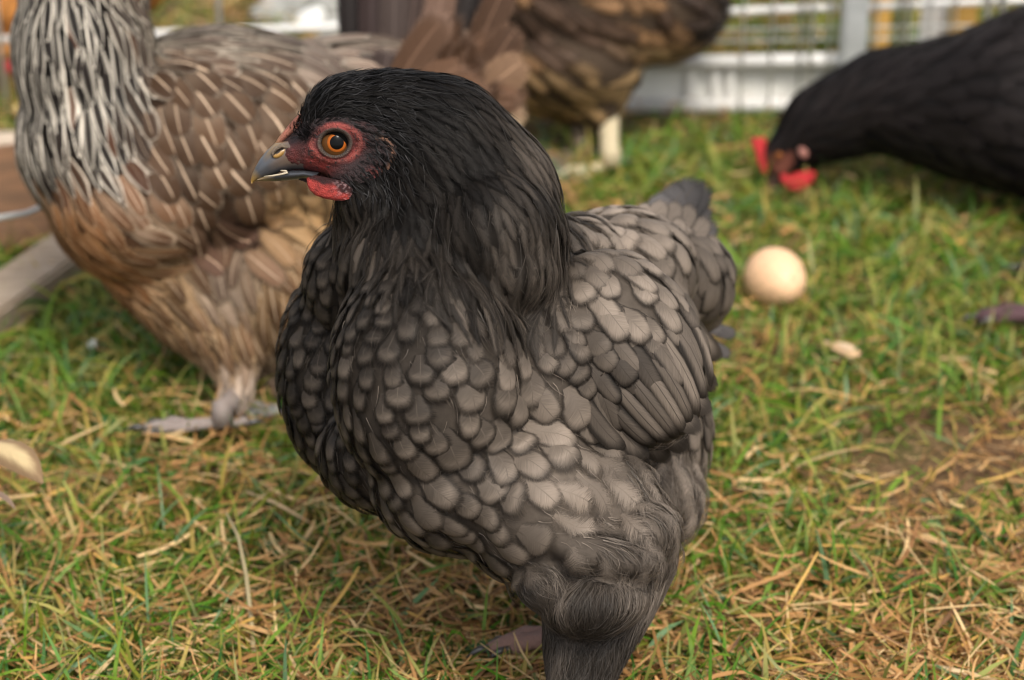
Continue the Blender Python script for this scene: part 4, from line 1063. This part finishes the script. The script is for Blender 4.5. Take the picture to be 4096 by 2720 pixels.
for x, r in ((2960, .0011), (3075, .0011), (3188, .0014), (3230, .0017), (3300, .0011), (3480, .0011), (3690, .0012), (3790, .0012), (3572, .0015), (3606, .0017), (3915, .0030), (3972, .0030), (4120, .003), (1500, .0026), (900, .0026), (30, .0026)):
    lo = PY(x, 425 if x > 2600 else 470, YF - .008); hi = lo + Zx * .6
    tube('wire', [lo, hi], r, M_GALV if x in (3188, 3572) else M_WHITE, fence, 8)
for x in (2760, 2860, 2920): # ribs on the board
    q = PY(x, 345, YF + .004); bevel_box('board_rib', q, (X, Yx, Zx), (.004, .004, .024), M_WHITE, fence, .001)
for y0, y1, r in ((125, 92, .0011), (170, 134, .0011)): rail('wire', 2560, 4500, y0, y1, r, M_GALV, YF, 6)
def stake(name, px, Y, w, mat, label, lean=0.0, h=.5):
    g = PY(px, 100, Y); o = bevel_box(name, np.array([g[0], Y, h / 2 - .012]), (X, Yx, Zx + X * lean), (w, w * .8, h / 2), mat, None, .003)
    tag(o, label, 'stake', 'stakes behind the pen fence')
stake('wooden_stake', 3525, 2.09, .008, M_OCHRE, 'slim ochre stake just right of the grey fence post')
stake('wooden_stake', 3850, 2.08, .0115, M_OCHRE, 'thick orange stake above the back of the black hen')
stake('wooden_stake', 3735, 2.11, .0125, M_WHITE, 'whitish stake between the two orange ones, above the black hen')
# leaning boards and wire at the left
def plank(name, A, B, w, th, mat, label, cat, tilt=0.0, bev=.003):
    A = np.asarray(A, float); B = np.asarray(B, float); d = B - A; L = np.linalg.norm(d); d /= L
    s = np.cross(Zx, d); s /= np.linalg.norm(s); n = np.cross(d, s)
    s2 = s * math.cos(tilt) + n * math.sin(tilt); n2 = np.cross(d, s2)
    o = bevel_box(name, (A + B) / 2, (d, s2, n2), (L / 2, w / 2, th / 2), mat, None, bev); tag(o, label, cat)
a = G(-250, 1400, .014); b = G(330, 985, .014)
plank('plank', a, b, .045, .026, M_WOOD, 'weathered grey plank lying aslant in the grass at the left edge', 'plank')
a = G(-300, 1040, .0) + Zx * .045; b = G(260, 965, .0) + Zx * .045
plank('plywood_sheet', a, b, .085, .010, M_PLY, 'brown plywood sheet on edge below the brown hen\'s breast at left', 'board', math.radians(78))
a = G(-300, 660, .0) + Zx * .012; b = G(180, 650, .0) + Zx * .012
plank('pale_board', a, b, .034, .02, plain('pale_wood', (.46, .37, .28), .7, 20, .15, .2, .3, stretch=(1, 10, 10)), 'pale board lying behind the brown hen\'s breast at far left', 'board', math.radians(25))
a = G(-60, 880, .10); b = G(260, 790, .08)
o = tube('fence_wire', [a, (a + b) / 2 - Zx * .004, b], .0022, M_GALV, None, 8); tag(o, 'thin grey wire slanting before the plywood at left edge', 'wire')

# pale stones beyond the brown hen's back
def stone(px, py, r, label, seed, col):
    bm = bmesh.new(); bmesh.ops.create_icosphere(bm, subdivisions=3, radius=1); rr = random.Random(seed)
    g = G(px, py, r * .5); a, b = rr.uniform(.8, 1.3), rr.uniform(.8, 1.2); ph = rr.uniform(0, 9)
    for v in bm.verts:
        k = 1 + .16 * math.sin(3.1 * v.co.x + ph) * math.cos(2.7 * v.co.y - ph) + .1 * math.sin(5 * v.co.z + 3 * v.co.x + ph)
        v.co = (g[0] + v.co.x * r * a * k, g[1] + v.co.y * r * b * k, g[2] + v.co.z * r * .75 * k)
    me_ = bpy.data.meshes.new('stone'); bm.to_mesh(me_); bm.free(); me_.polygons.foreach_set('use_smooth', [True] * len(me_.polygons))
    tag(link('stone', me_, col), label, 'stone', 'pale stones behind the brown hen')
M_ST = plain('limestone', (.42, .41, .37), .8, 30, .2, .6, .3, col2=(.2, .2, .18)); M_ST2 = plain('white_stone', (.70, .69, .64), .7, 30, .1, .4, .3)
stone(1245, 95, .022, 'roundest whitest stone in the pale heap above the brown hen\'s back', 1, M_ST2)
for i, (x, y, r, l) in enumerate([(1150, 20, .026, 'grey stone at the left end of the pale heap behind the brown hen'), (1335, 40, .028, 'large grey stone touching the dark tail of the brown hen'), (1240, -10, .026, 'topmost grey stone of the pale heap cut by the picture edge'),
                                  (1330, 130, .02, 'low stone in front of the pale heap beside the tail root'), (1080, 60, .02, 'small stone nearest the silver neck in the pale heap'), (1170, 110, .016, 'little stone lying below the white round one on the back line')]):
    stone(x, y, r, l, 5 + i, M_ST)

# ================================================================== loose things in the grass
def leaf(name, base, tip, W, nrm, bend, cup, label, c, e, seed, shape='lance', curl=0.0):
    V, U, nr = free_feather(base, tip, W, nrm, shape, bend, cup, curl)
    n = len(V); one = lambda q: np.repeat(np.asarray(q, float)[None], n, 0)
    o = link(name, quads_mesh(name, V, fquads(nr), U, {'cen': one(c), 'edg': one(e), 'shf': one(c), 'par': one((.9, .0, .03)), 'sed': one((seed, 2.5, 0))}), M_FEATHER)
    tag(o, label, 'leaf')
leaf('dry_leaf', P(-90, 1790, 1.36), P(172, 1935, 1.33), .019, -FV + UV_ * .5, .12, .5, 'large dry tan leaf with a pointed tip entering at the left edge', (.46, .35, .19), (.20, .13, .07), .3)
leaf('dry_leaf', P(-90, 1800, 1.375), P(110, 1790, 1.36), .009, -FV + UV_ * .8, .08, .4, 'narrow pale dry leaf just above the large tan one at left', (.62, .54, .38), (.4, .32, .2), .6)
leaf('dry_leaf', P(-60, 1960, 1.35), P(62, 2040, 1.34), .0035, -FV + UV_ * .5, .12, .3, 'thin dark curled leaf below the large tan one at left', (.16, .11, .08), (.2, .14, .1), .8)
leaf('dry_leaf', G(3300, 1370, .012), G(3420, 1430, .02), .017, UV_ - FV * .4, .1, .5, 'small curled beige leaf in the grass below the egg', (.62, .46, .30), (.5, .33, .18), .2, 'round')
def stalk(pts, r, col, label):
    o = ctube('straw_stalk', pts, r, col, M_STRAW, None, 7, .6); tag(o, label, 'straw')
stalk([G(905, 2050, .03), G(955, 2150, .026), G(985, 2300, .022), G(1003, 2460, .016), G(1015, 2620, .008), G(1022, 2760, .004)], [.0007, .0011, .0013, .0015, .0016, .0014], (.44, .36, .2), 'long bent straw stalk standing in the grass left of the grey hen')
stalk([G(100, 2540, .02), G(230, 2620, .018), G(320, 2690, .012), G(380, 2760, .006)], [.0008, .0012, .0012, .0011], (.58, .38, .17), 'tan stalk slanting through the bottom left corner')
stalk([G(-10, 2470, .02), G(60, 2580, .015), G(130, 2660, .008)], [.0008, .0011, .0009], (.5, .36, .2), 'short dull stalk at the left edge near the bottom corner')
stalk([G(3745, 2668, .014), G(3850, 2690, .014), G(3990, 2722, .012)], [.0022, .0024, .002], (.74, .56, .33), 'thick pale straw at the bottom right edge')
stalk([G(3560, 2110, .012), G(3680, 2150, .013), G(3800, 2185, .012)], [.0014, .0016, .0013], (.64, .44, .25), 'pale straw lying on the trodden patch at right')
stalk([G(520, 1700, .014), G(640, 1730, .015), G(800, 1775, .012)], [.0022, .0024, .0018], (.60, .45, .2), 'broad yellowish straw just below the grey toes of the brown hen')
stalk([G(980, 1965, .016), G(1100, 2010, .018), G(1240, 2090, .012)], [.0012, .0015, .001], (.58, .42, .24), 'tan straw sloping under the dark breast of the grey hen')
def pebble(px, py, r, label):
    bm = bmesh.new(); bmesh.ops.create_icosphere(bm, subdivisions=2, radius=1); g = G(px, py, .014)
    for v in bm.verts: v.co = (g[0] + v.co.x * r * (1 + .2 * math.sin(4 * v.co.y)), g[1] + v.co.y * r, g[2] + v.co.z * r * 1.25 * (1 + .2 * math.sin(3 * v.co.x)))
    me_ = bpy.data.meshes.new('pebble'); bm.to_mesh(me_); bm.free(); me_.polygons.foreach_set('use_smooth', [True] * len(me_.polygons))
    tag(link('pebble', me_, M_ST2), label, 'pebble')
pebble(370, 1380, .0036, 'tiny white pebble in the lush grass under the brown hen')
